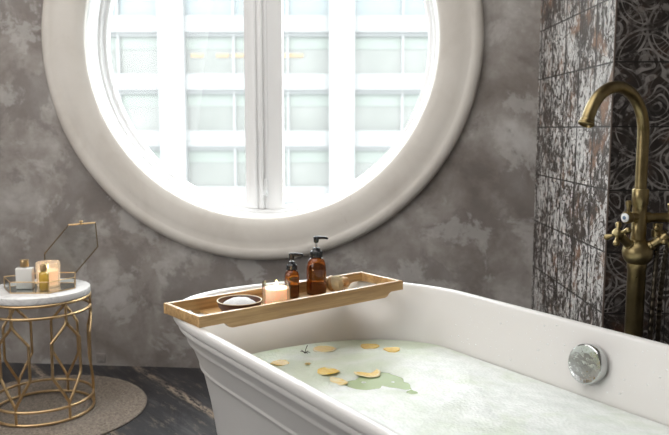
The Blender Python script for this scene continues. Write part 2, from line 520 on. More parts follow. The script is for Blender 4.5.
    m.bump(m.math('SUBTRACT', pat, m.math('MULTIPLY', gro, 2.0)), 0.4, 0.002); M['tile_dark'] = m.m

    # side: whitewashed, flaking
    m, v, xyz = tile_base('whitewashed_flaking_tile')
    u = m.math('DIVIDE', xyz[1], 0.165); w = m.math('DIVIDE', xyz[2], 0.2)
    qu = m.math('ABSOLUTE', m.math('SUBTRACT', m.math('FRACT', u), 0.5)); qw = m.math('ABSOLUTE', m.math('SUBTRACT', m.math('FRACT', w), 0.5))
    mp = m.new('ShaderNodeMapping'); m.t.links.new(v, mp.inputs['Vector']); mp.inputs['Scale'].default_value = (1, 1.35, 0.8)
    n1 = m.noise(mp.outputs[0], 30, 9, 0.78, 0.5); n2 = m.noise(v, 5, 4, 0.6)
    wn = m.noise(v, 12, 1, 0.4)
    fil = m.ramp(m.math('ABSOLUTE', m.math('SUBTRACT', m.math('FRACT', m.math('MULTIPLY', wn, 9.0)), 0.5)), [(0.06, 0.09), (0.14, 0.0)])
    k = m.math('ADD', m.math('MULTIPLY_ADD', n2, 0.5, -0.25), n1)
    k = m.math('ADD', k, fil)
    dark = m.ramp(k, [(0.46, 0.0), (0.54, 1.0)])
    pale = m.ramp(m.noise(v, 22, 5, 0.7), [(0.35, (0.42, 0.41, 0.395)), (0.55, (0.68, 0.675, 0.66)), (0.68, (0.50, 0.385, 0.315))])
    brn = m.ramp(m.noise(v, 9, 5, 0.6), [(0.35, (0.040, 0.034, 0.031)), (0.55, (0.080, 0.062, 0.052)), (0.66, (0.26, 0.15, 0.095))])
    col = m.mix(dark, pale, brn)
    gro = m.math('MAXIMUM', m.ramp(qu, [(0.445, 0.0), (0.475, 0.85)]), m.ramp(qw, [(0.482, 0.0), (0.492, 1.0)]))
    col = m.mix(gro, col, (0.045, 0.040, 0.037))
    m.p(Base_Color=col, Roughness=0.45)
    m.bump(m.math('ADD', m.math('MULTIPLY', dark, -1.0), m.math('MULTIPLY', gro, -1.5)), 0.35, 0.003); M['tile_pale'] = m.m
    M['edge'] = simple('brown_edge_profile', (0.16, 0.125, 0.105), 0.45)

    # street side
    M['facade'] = simple('white_facade_panel', (0.115, 0.115, 0.115), 0.6)
    m = NT('office_glazing')
    v = m.coord(); a = m.noise(v, 0.35, 3)
    m.p(Base_Color=m.ramp(a, [(0.35, (0.060, 0.063, 0.056)), (0.65, (0.082, 0.084, 0.077))]), Roughness=0.25); M['office_glass'] = m.m
    M['blind'] = simple('pale_green_blind', (0.080, 0.092, 0.080), 0.6)
    M['spandrel'] = simple('light_grey_spandrel', (0.098, 0.099, 0.098), 0.6)
    M['sky_glass'] = simple('pale_blue_glazing', (0.072, 0.086, 0.09), 0.3)
    M['mull'] = simple('pale_facade_mullion', (0.092, 0.095, 0.094), 0.5)
    m = NT('warm_office_lamp'); m.p(Emission_Color=(1.0, 0.66, 0.28), Emission_Strength=0.75, Base_Color=(0.02, 0.015, 0.01)); M['lamp'] = m.m
    M['asphalt'] = simple('pale_street', (0.30, 0.31, 0.31), 0.8)


make_materials()

# ================================================================== STRUCTURE
# The window wall is turned 5 degrees; its own frame: X along the wall, Y outward, Z up
WALL = Matrix.Translation((-0.9, 3.35, 0)) @ Matrix.Rotation(R(-5), 4, 'Z')
CX, CZ = 0.568, 1.488
ROUT, RIN = 0.972, 0.785
HOLE = 0.86
THK = 0.34
CEIL = 2.95


def build_shell():
    # floor
    bm = bmesh.new(); add_box(bm, -2.6, 2.5, -1.8, 3.9, -0.1, 0.0)
    struct(obj('floor', bm, M['floor']))
    bm = bmesh.new(); add_box(bm, -2.6, 2.5, -1.8, 3.9, CEIL, CEIL + 0.1)
    struct(obj('ceiling', bm, M['ceiling']))
    # window wall with a round hole
    bm = bmesh.new()
    x0, x1, z0, z1 = -1.75, 3.35, 0.0, CEIL
    N = 128
    fr, bk = [], []
    for k in range(N):
        a = 2 * PI * k / N
        c, s = math.cos(a), math.sin(a)
        t = []
        if c > 1e-9: t.append((x1 - CX) / c)
        if c < -1e-9: t.append((x0 - CX) / c)
        if s > 1e-9: t.append((z1 - CZ) / s)
        if s < -1e-9: t.append((z0 - CZ) / s)
        tm = min(t)
        quad = []
        for y in (0.0, THK):
            quad.append((bm.verts.new((CX + HOLE * c, y, CZ + HOLE * s)), bm.verts.new((CX + tm * c, y, CZ + tm * s))))
        fr.append(quad[0]); bk.append(quad[1])
    for k in range(N):
        j = (k + 1) % N
        bm.faces.new((fr[k][0], fr[k][1], fr[j][1], fr[j][0]))
        bm.faces.new((bk[k][0], bk[j][0], bk[j][1], bk[k][1]))
        bm.faces.new((fr[k][0], fr[j][0], bk[j][0], bk[k][0]))
        bm.faces.new((fr[k][1], bk[k][1], bk[j][1], fr[j][1]))
    # square off the corners of the outer boundary
    for cx_, cz_ in ((x0, z0), (x1, z0), (x1, z1), (x0, z1)):
        for ring in (fr, bk):
            best = sorted(range(N), key=lambda k: (ring[k][1].co - Vector((cx_, ring[k][1].co.y, cz_))).length)[:1][0]
            ring[best][1].co.x = cx_; ring[best][1].co.z = cz_
    w = struct(obj('wall_back', bm, M['plaster'])); w.matrix_world = WALL
    # left wall with a big rectangular opening
    bm = bmesh.new()
    ya, yb, za, zb = -0.45, 1.95, 0.9, 2.45
    for a in ((-1.8, ya, 0, CEIL), (yb, 3.9, 0, CEIL), (ya, yb, 0, za), (ya, yb, zb, CEIL)):
        add_box(bm, -2.6, -2.42, a[0], a[1], a[2], a[3])
    struct(obj('wall_left', bm, M['paint']))
    bm = bmesh.new(); add_box(bm, 2.4, 2.5, -1.8, 3.9, 0, CEIL)
    struct(obj('wall_right', bm, M['paint']))
    bm = bmesh.new(); add_box(bm, -2.6, 2.5, -1.9, -1.8, 0, CEIL)
    struct(obj('wall_front', bm, M['paint']))
    # tall window in the left wall: frame and mullions
    w2 = struct(link('window_2', None)); w2.location = (-2.5, 0.75, 1.675)
    bm = bmesh.new()
    for y0, y1, z0_, z1_ in ((-1.2, -1.12, -0.775, 0.775), (1.12, 1.2, -0.775, 0.775), (-1.2, 1.2, -0.775, -0.70), (-1.2, 1.2, 0.70, 0.775), (-0.03, 0.03, -0.775, 0.775)):
        add_box(bm, -0.04, 0.04, y0, y1, z0_, z1_)
    obj('window_frame', bm, M['white_paint'], w2)
    bm = bmesh.new(); add_box(bm, -0.065, -0.045, -1.2, 1.2, -0.775, 0.775)  # unseen panel added to keep the sky's light out of this opening
    obj('window_sky_blocker', bm, M['white_paint'], w2)

    # tiled pier to the right
    bm = bmesh.new()
    X0, Y0, Y1, X1 = 0.868, 2.34, 3.45, 2.4
    add_box(bm, 0, X1 - X0, 0, Y1 - Y0, -1.308, CEIL - 1.308)
    bm.faces.ensure_lookup_table()
    for f in bm.faces:
        f.normal_update()
        f.material_index = 1 if f.normal.x < -0.5 else 0
    p = obj('wall_tiled', bm, [M['tile_dark'], M['tile_pale']], recalc=False); struct(p)
    p.location = (X0, Y0, 1.308)
    bm = bmesh.new(); add_box(bm, X0 - 0.002, X0 + 0.003, Y0 - 0.002, Y0 + 0.003, 0.0, CEIL, 0.0012)
    struct(obj('trim_1', bm, M['edge']))


build_shell()


def build_round_window():
    w = struct(link('window_1', None))
    w.matrix_world = WALL @ Matrix.Translation((CX, 0, CZ)) @ Matrix.Rotation(R(90), 4, 'X')
    # local frame now: X along wall, Y up, Z towards the room
    # moulded ring on the wall
    bm = bmesh.new()
    prof = [(ROUT, -0.01), (ROUT, 0.018), (ROUT - 0.004, 0.028), (ROUT - 0.012, 0.036), (ROUT - 0.026, 0.041), (ROUT - 0.040, 0.040), (ROUT - 0.050, 0.036),
            (ROUT - 0.056, 0.033), (ROUT - 0.085, 0.034), (ROUT - 0.120, 0.030), (ROUT - 0.150, 0.022), (ROUT - 0.170, 0.013), (RIN + 0.010, 0.006), (RIN + 0.003, 0.001), (RIN, -0.008), (RIN, -0.02), (HOLE + 0.02, -0.02), (HOLE + 0.02, -0.01)]
    lathe(bm, prof, 160, close=True)
    obj('surround_ring', bm, M['ring'], w, 40)
    # white reveal behind it
    bm = bmesh.new()
    lathe(bm, [(RIN + 0.0, -0.0205), (RIN - 0.006, -0.030), (RIN - 0.006, -0.15), (RIN - 0.006, -0.26), (HOLE - 0.002, -0.26), (HOLE - 0.002, -0.0205)], 160, close=True)
    obj('window_reveal', bm, M['white_paint'], w, 40)
    # fixed frame ring
    bm = bmesh.new()
    rf = RIN - 0.0065
    lathe(bm, [(rf, -0.14), (rf - 0.010, -0.14), (rf - 0.014, -0.145), (rf - 0.014, -0.22), (rf, -0.22)], 160, close=True)
    obj('window_frame', bm, M['white_paint'], w, 40)
    bm = bmesh.new()
    lathe(bm, [(rf - 0.014, -0.150), (rf - 0.0165, -0.150), (rf - 0.0165, -0.21), (rf - 0.014, -0.21)], 160, close=True)
    obj('window_seal', bm, M['seal'], w, 40)
    # centre post
    rr = rf - 0.0165
    bm = bmesh.new()
    off = -0.020
    add_box(bm, off - 0.030, off + 0.030, -math.sqrt(rr ** 2 - 0.05 ** 2), math.sqrt(rr ** 2 - 0.05 ** 2), -0.21, -0.165, 0.004)
    add_box(bm, off - 0.010, off + 0.010, -rr + 0.002, rr - 0.002, -0.166, -0.150, 0.004)
    obj('window_mullion', bm, M['white_paint'], w, 40)
    # seals beside the post
    bm = bmesh.new()
    for s in (-1, 1):
        add_box(bm, off + s * 0.026 - 0.005, off + s * 0.026 + 0.005, -rr + 0.003, rr - 0.003, -0.190, -0.156)
    obj('window_seal', bm, M['seal'], w)
    # two D shaped sashes, each with its pane
    for s in (-1, 1):
        x_in = off + s * 0.031           # inner straight edge
        sw = 0.046 if s < 0 else 0.068      # stile width
        cw = 0.014                       # curved member width

        def dshape(xe, r, n=72):
            a0 = math.acos(max(-1, min(1, xe / r)))
            pts = []
            for k in range(n + 1):
                a = a0 - 2 * a0 * k / n if s > 0 else a0 + (2 * PI - 2 * a0) * k / n
                pts.append(Vector((r * math.cos(a), r * math.sin(a), 0)))
            return pts
        outer = dshape(x_in, rr - 0.001); inner = dshape(x_in + s * sw, rr - cw)
        bm = bmesh.new()
        rings = []
        for loop, z in ((outer, -0.205), (outer, -0.160), (inner, -0.166), (inner, -0.205)):
            rings.append([bm.verts.new((p.x, p.y, z)) for p in loop])
        n = len(outer)
        for i in range(4):
            A, B = rings[i], rings[(i + 1) % 4]
            for k in range(n):
                bm.faces.new((A[k], A[(k + 1) % n], B[(k + 1) % n], B[k]))
        sash = obj('window_sash', bm, M['white_paint'], w, 40)
        bm = bmesh.new()
        g = dshape(x_in + s * (sw - 0.006), rr - cw + 0.006)
        A = [bm.verts.new((p.x, p.y, -0.186)) for p in g]; B = [bm.verts.new((p.x, p.y, -0.190)) for p in g]
        bm.faces.new(A); bm.faces.new(B[::-1])
        for k in range(n):
            bm.faces.new((A[k], B[k], B[(k + 1) % n], A[(k + 1) % n]))
        obj('window_pane', bm, M['glass'], sash)
    # small grey turn latch low on the post
    bm = bmesh.new()
    add_box(bm, off + 0.014, off + 0.026, -0.70, -0.62, -0.156, -0.140, 0.003)
    add_box(bm, off + 0.015, off + 0.025, -0.69, -0.665, -0.142, -0.120, 0.003)
    obj('window_latch', bm, M['seal'], w, 40, 'small grey latch')


build_round_window()


# ================================================================== OUTSIDE
def build_street():
    bm = bmesh.new(); add_box(bm, -60, 60, 8, 90, -12.2, -12.0)
    g = obj('street_ground', bm, M['asphalt']); struct(g)
    b = thing('office_building', 'pale office block with white piers and banded windows beyond the round window', 'building', (-10.81, 50, -12.0))
    # local: x 0 is the middle of the pier left of the mullion, z 0 is the street
    P = 11.3; FH = 3.78
    zs = [4.22 - 0.52 + 12 + FH * k for k in range(-4, 3)]     # undersides of the white spandrels
    bm = bmesh.new(); add_box(bm, -3 * P, 4 * P, 0.9, 14, 0, zs[-1] + 2.5)
    obj('core', bm, M['sky_glass'], b)
    for k in range(-2, 4):
        bm = bmesh.new(); add_box(bm, k * P - 0.85, k * P + 0.85, -0.25, 0.9, 0, zs[-1] + 2.5, 0.03)
        obj('pier', bm, M['facade'], b)
    for i, z in enumerate(zs):
        bm = bmesh.new(); add_box(bm, -3 * P, 4 * P, 0.15, 0.9, z, z + 1.08, 0.02)
        obj('spandrel', bm, M['spandrel'], b)
        bm = bmesh.new(); add_box(bm, -3 * P, 4 * P, 0.35, 0.9, z - 0.24, z, 0.02)
        obj('sill_band', bm, M['mull'], b)
        bm = bmesh.new(); add_box(bm, -3 * P, 4 * P, 0.55, 0.9, z - 1.05, z - 0.24)
        obj('blind_band', bm, M['blind'], b)
        bm = bmesh.new(); add_box(bm, -3 * P, 4 * P, 0.6, 0.9, z - 2.70, z - 1.05)
        obj('glazing_band', bm, M['office_glass' if i < 6 else 'sky_glass'], b)
    # slim mullions in every bay
    for k in range(-2, 3):
        for t in (0.36, 0.68):
            bm = bmesh.new(); x = k * P + P * t; add_box(bm, x - 0.07, x + 0.07, 0.3, 0.9, 0, zs[-1] + 2.5)
            obj('mullion', bm, M['facade'], b)
    # warm lamps glimpsed behind the glazing of one storey
    z = zs[5] - 1.45
    for x in (1.6, 3.3, 4.3, 6.9, 7.6, 8.3):
        bm = bmesh.new(); add_box(bm, x - 0.42, x + 0.42, 0.52, 0.62, z - 0.14, z + 0.10, 0.02)
        obj('office_lamp', bm, M['lamp'], b)


build_street()

# ================================================================== BATHTUB
TANG = R(-56)
TUB = Matrix.Translation((0.27, 1.593, 0)) @ Matrix.Rotation(TANG, 4, 'Z')
TA, TB, TS = 0.418, 0.44, 0.41      # half width, end depth, straight half length
ZRIM = 0.62


def tub_loop(dn, ds, n=56, sx=9):
    """plan outline of the tub, inset by dn at the sides and ds at the ends"""
    a = TA - dn; b = TB - ds
    pts = []
    ex = 2.0 / 2.1
    def sgnp(v, e=ex): return math.copysign(abs(v) ** e, v)
    for k in range(n + 1):              # left (far) end, from +y over -x to -y; its near corner is squarer
        t = PI / 2 + PI * k / n
        e = ex if k <= n // 2 else 2.0 / 2.7
        y = a * sgnp(math.sin(t), e); x = -TS + b * sgnp(math.cos(t), e)
        pts.append([x, y])
    for k in range(1, sx):
        pts.append([-TS + 2 * TS * k / sx, -a])
    for k in range(n + 1):
        t = -PI / 2 + PI * k / n
        y = a * sgnp(math.sin(t)); x = TS + b * sgnp(math.cos(t))
        pts.append([x, y])
    for k in range(1, sx):
        pts.append([TS - 2 * TS * k / sx, a])
    for p in pts:                       # the far end is slightly askew
        if p[0] < -0.3:
            f = min(1, (-0.3 - p[0]) / 0.3); f = f * f * (3 - 2 * f)
            p[0] += 0.10 * p[1] * f
    return pts


def build_tub():
    t = thing('bathtub', 'white freestanding bathtub with stepped moulded rim, full of foamy green water', 'bathtub')
    t.matrix_world = TUB
    outer = [(0.135, 0.0), (0.135, 0.025), (0.131, 0.032), (0.124, 0.038), (0.121, 0.06), (0.114, 0.14), (0.104, 0.24), (0.094, 0.32), (0.086, 0.37), (0.076, 0.42), (0.070, 0.448),
             (0.066, 0.459), (0.0615, 0.463), (0.0605, 0.467), (0.0625, 0.471), (0.0615, 0.474), (0.055, 0.492), (0.0485, 0.510), (0.0425, 0.526),
             (0.0395, 0.531), (0.0345, 0.534), (0.0325, 0.538), (0.0330, 0.543), (0.0320, 0.547), (0.027, 0.556), (0.021, 0.566), (0.0185, 0.570), (0.0140, 0.573), (0.0120, 0.577), (0.0130, 0.582), (0.0155, 0.585), (0.014, 0.589), (0.008, 0.594),
             (0.002, 0.5965), (0.0, 0.600), (0.0, 0.613), (0.002, 0.6175), (0.006, 0.6197), (0.012, 0.620)]
    inner = [(0.019, 0.019, 0.6195), (0.0235, 0.0235, 0.617), (0.0265, 0.027, 0.612), (0.031, 0.038, 0.598), (0.040, 0.064, 0.570), (0.051, 0.105, 0.535), (0.063, 0.155, 0.490), (0.075, 0.195, 0.44),
             (0.092, 0.22, 0.38), (0.115, 0.24, 0.31), (0.145, 0.255, 0.25), (0.185, 0.27, 0.205), (0.235, 0.295, 0.18), (0.30, 0.33, 0.17), (0.36, 0.38, 0.168)]
    loops = [(d, d, z) for d, z in outer] + inner
    bm = bmesh.new()
    rings = []
    for dn, ds, z in loops:
        rings.append([bm.verts.new((x, y, z)) for x, y in tub_loop(dn, ds)])
    n = len(rings[0])
    for A, B in zip(rings, rings[1:]):
        for k in range(n):
            bm.faces.new((A[k], A[(k + 1) % n], B[(k + 1) % n], B[k]))
    bm.faces.new(rings[0][::-1]); bm.faces.new(rings[-1])
    obj('shell', bm, M['enamel'], t, 50)
    # overflow cover on the far inner wall
    # wall there: y about TA-0.058, sloping
    nrm = Vector((0, -1, 0.16)).normalized()
    Mx = axis_matrix((0.082, TA - 0.049, 0.538), nrm)
    bm = bmesh.new()
    lathe(bm, [(0, -0.01), (0.040, -0.01), (0.040, 0.004), (0.0475, 0.006), (0.0485, 0.010), (0.0485, 0.026), (0.047, 0.0295), (0.044, 0.0310), (0.036, 0.0295), (0.022, 0.0285), (0.0, 0.0280)], 48, Mx)
    obj('overflow_cover', bm, M['chrome'], t, 35, 'round chrome overflow cover on the inner wall')
    return t


build_tub()

ZW = 0.46
PATCH = [(-0.332, -0.093), (-0.298, -0.084), (-0.268, -0.086), (-0.247, -0.065), (-0.241, -0.029), (-0.258, -0.011), (-0.23, -0.002), (-0.196, 0.018), (-0.190, 0.034), (-0.222, 0.053), (-0.245, 0.050), (-0.274, 0.066), (-0.316, 0.061), (-0.339, 0.051), (-0.322, 0.017), (-0.344, -0.01), (-0.324, -0.043)]


def poly_dist(p, poly):
    """signed distance to polygon, negative inside"""
    d = 1e9; ins = False
    n = len(poly)
    for i in range(n):
        a = poly[i]; b = poly[(i + 1) % n]
        ex, ey = b[0] - a[0], b[1] - a[1]; wx, wy = p[0] - a[0], p[1] - a[1]
        t = max(0, min(1, (wx * ex + wy * ey) / (ex * ex + ey * ey)))
        d = min(d, math.hypot(wx - ex * t, wy - ey * t))
        if (a[1] > p[1]) != (b[1] > p[1]) and p[0] < (b[0] - a[0]) * (p[1] - a[1]) / (b[1] - a[1]) + a[0]:
            ins = not ins
    return -d if ins else d


def inner_at(z):
    # inset of the inner wall at height z
    if z >= 0.49: return 0.063, 0.155
    f = (0.49 - z) / 0.05
    return 0.063 + 0.012 * f, 0.155 + 0.040 * f


def build_water():
    dn, ds = inner_at(ZW)
    loop = tub_loop(dn + 0.003, ds + 0.003)
    bm = bmesh.new()
    top = [bm.verts.new((x, y, ZW)) for x, y in loop]
    dn2, ds2 = 0.118, 0.245
    bot = [bm.verts.new((x, y, 0.31)) for x, y in tub_loop(dn2, ds2)]
    n = len(top)
    bm.faces.new(top); bm.faces.new(bot[::-1])
    for k in range(n):
        bm.faces.new((top[k], top[(k + 1) % n], bot[(k + 1) % n], bot[k]))
    w = obj('bath_water', bm, M['water'])
    tag(w, 'green tinted bath water showing through the foam in the white tub', 'water', kind='stuff'); w.matrix_world = TUB

    # foam: a solid blanket with ragged holes over the green water
    zf = ZW + 0.004
    edge = tub_loop(dn + 0.006, ds + 0.006)
    bm = bmesh.new()
    col = {}
    st = 0.008
    nx, ny = int(1.72 / st), int(0.80 / st)
    vt = {}
    film = {}

    def field(x, y):
        nz = mnoise.noise(Vector((x * 26, y * 26, 0.3))) * 0.010 + mnoise.noise(Vector((x * 60, y * 60, 2.3))) * 0.005
        d = poly_dist((x, y), PATCH) + nz * 0.7
        # a few tiny islands and holes
        for hx, hy, hr in ((-0.315, -0.078, 0.006), (-0.258, 0.028, 0.004), (-0.298, -0.035, 0.007)):
            d = max(d, hr - math.hypot(x - hx, (y - hy)) + nz * 0.4)
        for hx, hy, hr in ((-0.175, 0.020, 0.011), (-0.16, 0.012, 0.007)):
            d = min(d, math.hypot((x - hx), (y - hy)) - hr + nz)
        return d
    pts = [None]
    for i in range(nx + 1):
        for j in range(ny + 1):
            x = -0.86 + i * st; y = -0.40 + j * st
            de = -poly_dist((x, y), edge)
            if de < 0: continue
            d = min(field(x, y), 1.0)
            # vertices just inside a hole are pulled to its lip
            if d < -st * 0.9: continue
            dd = max(0.0, d)
            bulk = 0.55 + 0.9 * max(0, min(1, (x + 0.62) / 0.7))
            left = max(0, min(1, (x + 0.66) / 0.25))
            h = 0.0012 + 0.012 * min(1.0, de / 0.16) * bulk * (1 - math.exp(-dd / 0.03)) * (0.25 + 0.75 * left)
            h += 0.005 * left * min(1, dd / 0.04) * min(1.0, de / 0.1) * (mnoise.fractal(Vector((x * 9, y * 9, 1)), 1.0, 2.0, 4) + 0.2)
            h = max(0.001, h)
            if d < 0: h = 0.0004
            v = bm.verts.new((x, y, ZW + h)); vt[(i, j)] = v
            film[v] = 0.0
    for i in range(nx):
        for j in range(ny):
            q = [vt.get(k) for k in ((i, j), (i + 1, j), (i + 1, j + 1), (i, j + 1))]
            if all(q): bm.faces.new(q)
    # skirt out to the tub wall
    be = [e for e in bm.edges if len(e.link_faces) == 1]
    bverts = set(v for e in be for v in e.verts)
    eb = [Vector((x, y, 0)) for x, y in edge]
    for v in bverts:
        p = Vector((v.co.x, v.co.y, 0))
        bd, bp = 1e9, None
        for k in range(len(eb)):
            a, b = eb[k], eb[(k + 1) % len(eb)]
            ab = b - a; t = max(0, min(1, (p - a).dot(ab) / ab.length_squared)); q = a + ab * t
            if (p - q).length < bd: bd, bp = (p - q).length, q
        if bd < st * 1.6:
            v.co.x, v.co.y = bp.x, bp.y
        else:
            for it in range(2):          # slide onto the lip of the hole
                e_ = 0.002; x, y = v.co.x, v.co.y
                d0 = field(x, y); gx = (field(x + e_, y) - field(x - e_, y)) / (2 * e_); gy = (field(x, y + e_) - field(x, y - e_)) / (2 * e_)
                g2 = gx * gx + gy * gy
                if g2 > 1e-6:
                    k_ = max(-0.008, min(0.008, d0 / max(g2, 0.25)))
                    v.co.x -= gx * k_; v.co.y -= gy * k_
            v.co.z = ZW + 0.0006
    for v in [v for v in bm.verts if not v.link_faces]: bm.verts.remove(v)
    bmesh.ops.smooth_vert(bm, verts=[v for v in bm.verts if v not in bverts], factor=0.3, use_axis_x=False, use_axis_y=False, use_axis_z=True)
    f = obj('bath_foam', bm, M['foam'], None, 80, recalc=True)
    at = f.data.attributes.new('film', 'FLOAT', 'POINT')
    vals = []
    for v in f.data.vertices:
        d = max(0, field(v.co.x, v.co.y))
        # foam thins to a green film on the side of the patch facing the tub's end
        a = max(0, min(1, (-0.31 - v.co.x) / 0.06)) * max(0, 1 - d / 0.12) * max(0, min(1, (v.co.y + 0.14) / 0.1))
        dn_ = min((Vector((v.co.x, v.co.y, 0)) - e).length for e in eb)
        b = max(max(0, 1 - dn_ / 0.05) * (0.8 if v.co.x < -0.42 else 0.0), 0.72 * max(0, min(1, (-0.36 - v.co.x) / 0.08)) * (0.45 + 0.55 * max(0, min(1, 2.2 * mnoise.noise(Vector((v.co.x * 9, v.co.y * 9, 5))) + 0.6))) * max(0, min(1, (math.hypot(v.co.x + 0.56, v.co.y + 0.02) - 0.03) / 0.06)))
        vals.append(min(0.95, max(a, b)))
    at.data.foreach_set('value', vals)
    tag(f, 'white soap foam floating on the green bath water', 'foam', kind='stuff'); f.matrix_world = TUB


build_water()


def foam_z(x, y):
    """top of the foam at a tub point"""
    f = bpy.data.objects['bath_foam'].data
    best, z = 1e9, ZW
    for v in f.vertices:
        d = (v.co.x - x) ** 2 + (v.co.y - y) ** 2
        if d < best: best, z = d, v.co.z
    return z if best < 0.02 ** 2 else ZW


def citrus_mesh(r, wob):
    bm = bmesh.new()
    lathe(bm, [(0, 0.0), (r * 0.9, 0.0), (r, 0.0008), (r, 0.0016), (r * 0.93, 0.0027), (r * 0.84, 0.0020), (r * 0.4, 0.0022), (0, 0.0025)], 40)
    for v in bm.verts:
        a = math.atan2(v.co.y, v.co.x)
        k = 1 + 0.05 * math.sin(3 * a + wob) + 0.03 * math.sin(7 * a + 2 * wob)
        v.co.x *= k; v.co.y *= k
        v.co.z += 0.0015 * math.sin(2 * a + wob) * (math.hypot(v.co.x, v.co.y) / r) ** 2 + 0.001
    return bm


CIT = [('round golden citrus slice floating by the tub end wall, leftmost along that wall', -0.585, 0.034, 0.034),
       ('middle of the three citrus slices along the far tub wall', -0.527, 0.154, 0.028),
       ('rightmost small citrus slice against the far tub wall', -0.455, 0.180, 0.024),
       ('large pale rimmed citrus slice at the far edge of the green water patch', -0.345, 0.012, 0.036),
       ('golden citrus slice partly under foam, nearest the tub near rim', -0.535, -0.145, 0.025)]
for i, (lab, x, y, r) in enumerate(CIT):
    c = tag(obj('citrus_slice', citrus_mesh(r, i * 1.7), M['citrus'], None, 40), lab, 'citrus slice', 'citrus slices floating in the bath')
    c.matrix_world = TUB @ Matrix.Translation((x, y, ZW + 0.0022 if i == 3 else max(foam_z(x, y), ZW + 0.001) - 0.0008)) @ Matrix.Rotation(i * 1.1, 4, 'Z')


def petal(bm, c, ang, ln, wd, lift):
    n = 8
    grid = []
    for i in range(n + 1):
        t = i / n; w = wd * math.sin(PI * min(1, t * 0.92 + 0.06)) ** 0.7
        row = []
        for j in (-1, 0, 1):
            x = t * ln; y = j * w * 0.5
            z = lift * t * t + 0.003 * abs(j) * math.sin(PI * t) + 0.001
            row.append(Vector((x, y, z)))
        grid.append(row)
    Mx = Matrix.Translation(c) @ Matrix.Rotation(ang, 4, 'Z')
    for dz in (0.0,):
        vs = [[bm.verts.new(Mx @ p) for p in row] for row in grid]
        for i in range(n):
            for j in range(2):
                bm.faces.new((vs[i][j], vs[i + 1][j], vs[i + 1][j + 1], vs[i][j + 1]))


def flower(label, x, y, r, npet, rz):
    bm = bmesh.new()
    for k in range(npet):
        petal(bm, (0, 0, 0), 2 * PI * k / npet + 0.2 * (k % 2), r * (0.85 + 0.15 * (k % 3)), r * 0.75, r * 0.12)
    bmesh.ops.solidify(bm, geom=bm.faces[:], thickness=0.0012)
    lathe(bm, [(0, 0.001), (r * 0.16, 0.002), (r * 0.14, 0.005), (0, 0.006)], 12)
    f = tag(obj('floating_blossom', bm, M['petal'], None, 50), label, 'blossom')
    f.matrix_world = TUB @ Matrix.Translation((x, y, max(foam_z(x, y), ZW) + 0.0006)) @ Matrix.Rotation(rz, 4, 'Z')


for lab, x, y, r, mt in (('pale cream citrus slice at the near left edge of the green water patch', -0.330, -0.108, 0.036, 'petal'),
                         ('yellow citrus slice half sunk in thin foam behind the pale cream one', -0.392, -0.082, 0.030, 'citrus')):
    c = tag(obj('citrus_slice', citrus_mesh(r, x * 30), M[mt], None, 40), lab, 'citrus slice', 'citrus slices floating in the bath')
    c.matrix_world = TUB @ Matrix.Translation((x, y, max(foam_z(x, y), ZW + 0.001) - 0.0012)) @ Matrix.Rotation(x * 9, 4, 'Z') @ Matrix.Rotation(R(2.0), 4, 'Y')


flower('tiny yellow blossom in the foam left of the green patch', -0.471, -0.095, 0.011, 5, 0.0)

# dark herb sprig standing in the foam
bm = bmesh.new()
z0 = 0
for k in range(7):
    a = k * 2.4
    tip = Vector((0.016 * math.cos(a), 0.016 * math.sin(a), 0.004 + 0.003 * (k % 3)))
    tube(bm, smooth_path([(0, 0, 0.002), tip * 0.5 + Vector((0, 0, 0.003)), tip], 3), [0.0009] * 6 + [0.0004], 6)
tube(bm, smooth_path([(0, 0, 0), (0.002, 0.002, 0.012), (0.008, 0.004, 0.026)], 4), 0.0010, 6)
h = tag(obj('herb_sprig', bm, M['herb'], None, 60), 'small dark herb sprig poking out of the foam', 'herb')
h.matrix_world = TUB @ Matrix.Translation((-0.583, -0.035, foam_z(-0.583, -0.035) - 0.001))

# splashed droplets on the far inner wall
bm = bmesh.new()
random.seed(11)
prev = [(0.012, 0.620), (0.019, 0.6195), (0.0235, 0.617), (0.0265, 0.612), (0.031, 0.598), (0.040, 0.570), (0.051, 0.535), (0.063, 0.490), (0.075, 0.44)]
for k in range(110):
    x = random.uniform(-0.40, 0.36); z = random.uniform(0.485, 0.605)
    if math.hypot(x - 0.082, z - 0.538) < 0.07: continue
    for (d0, z0), (d1, z1) in zip(prev, prev[1:]):
        if z1 <= z <= z0:
            dd = d0 + (d1 - d0) * (z0 - z) / (z0 - z1)
    r = random.choice((0.0012, 0.0015, 0.0019, 0.0026))
    Mx = axis_matrix((x, TA - dd, z), (0, -1, 0.15))
    lathe(bm, [(r, -0.0004), (r * 0.9, r * 0.35), (r * 0.5, r * 0.6), (0, r * 0.68)], 8, Mx)
dr = tag(obj('water_droplets', bm, M['drop'], None, 60), 'tiny splashed water droplets on the far inner wall of the tub', 'water droplets', kind='stuff'); dr.matrix_world = TUB

# ================================================================== BATH TRAY AND WHAT IS ON IT
TRAY_ROT = R(39.2)
TX, TY = -0.121, 2.045
TL_, TW = 0.69, 0.190
ZT0, ZT1, ZTM = 0.6205, 0.648, 0.6055          # underside at the ends, top, underside of the middle
TR = Matrix.Translation((TX, TY, 0)) @ Matrix.Rotation(TRAY_ROT, 4, 'Z')


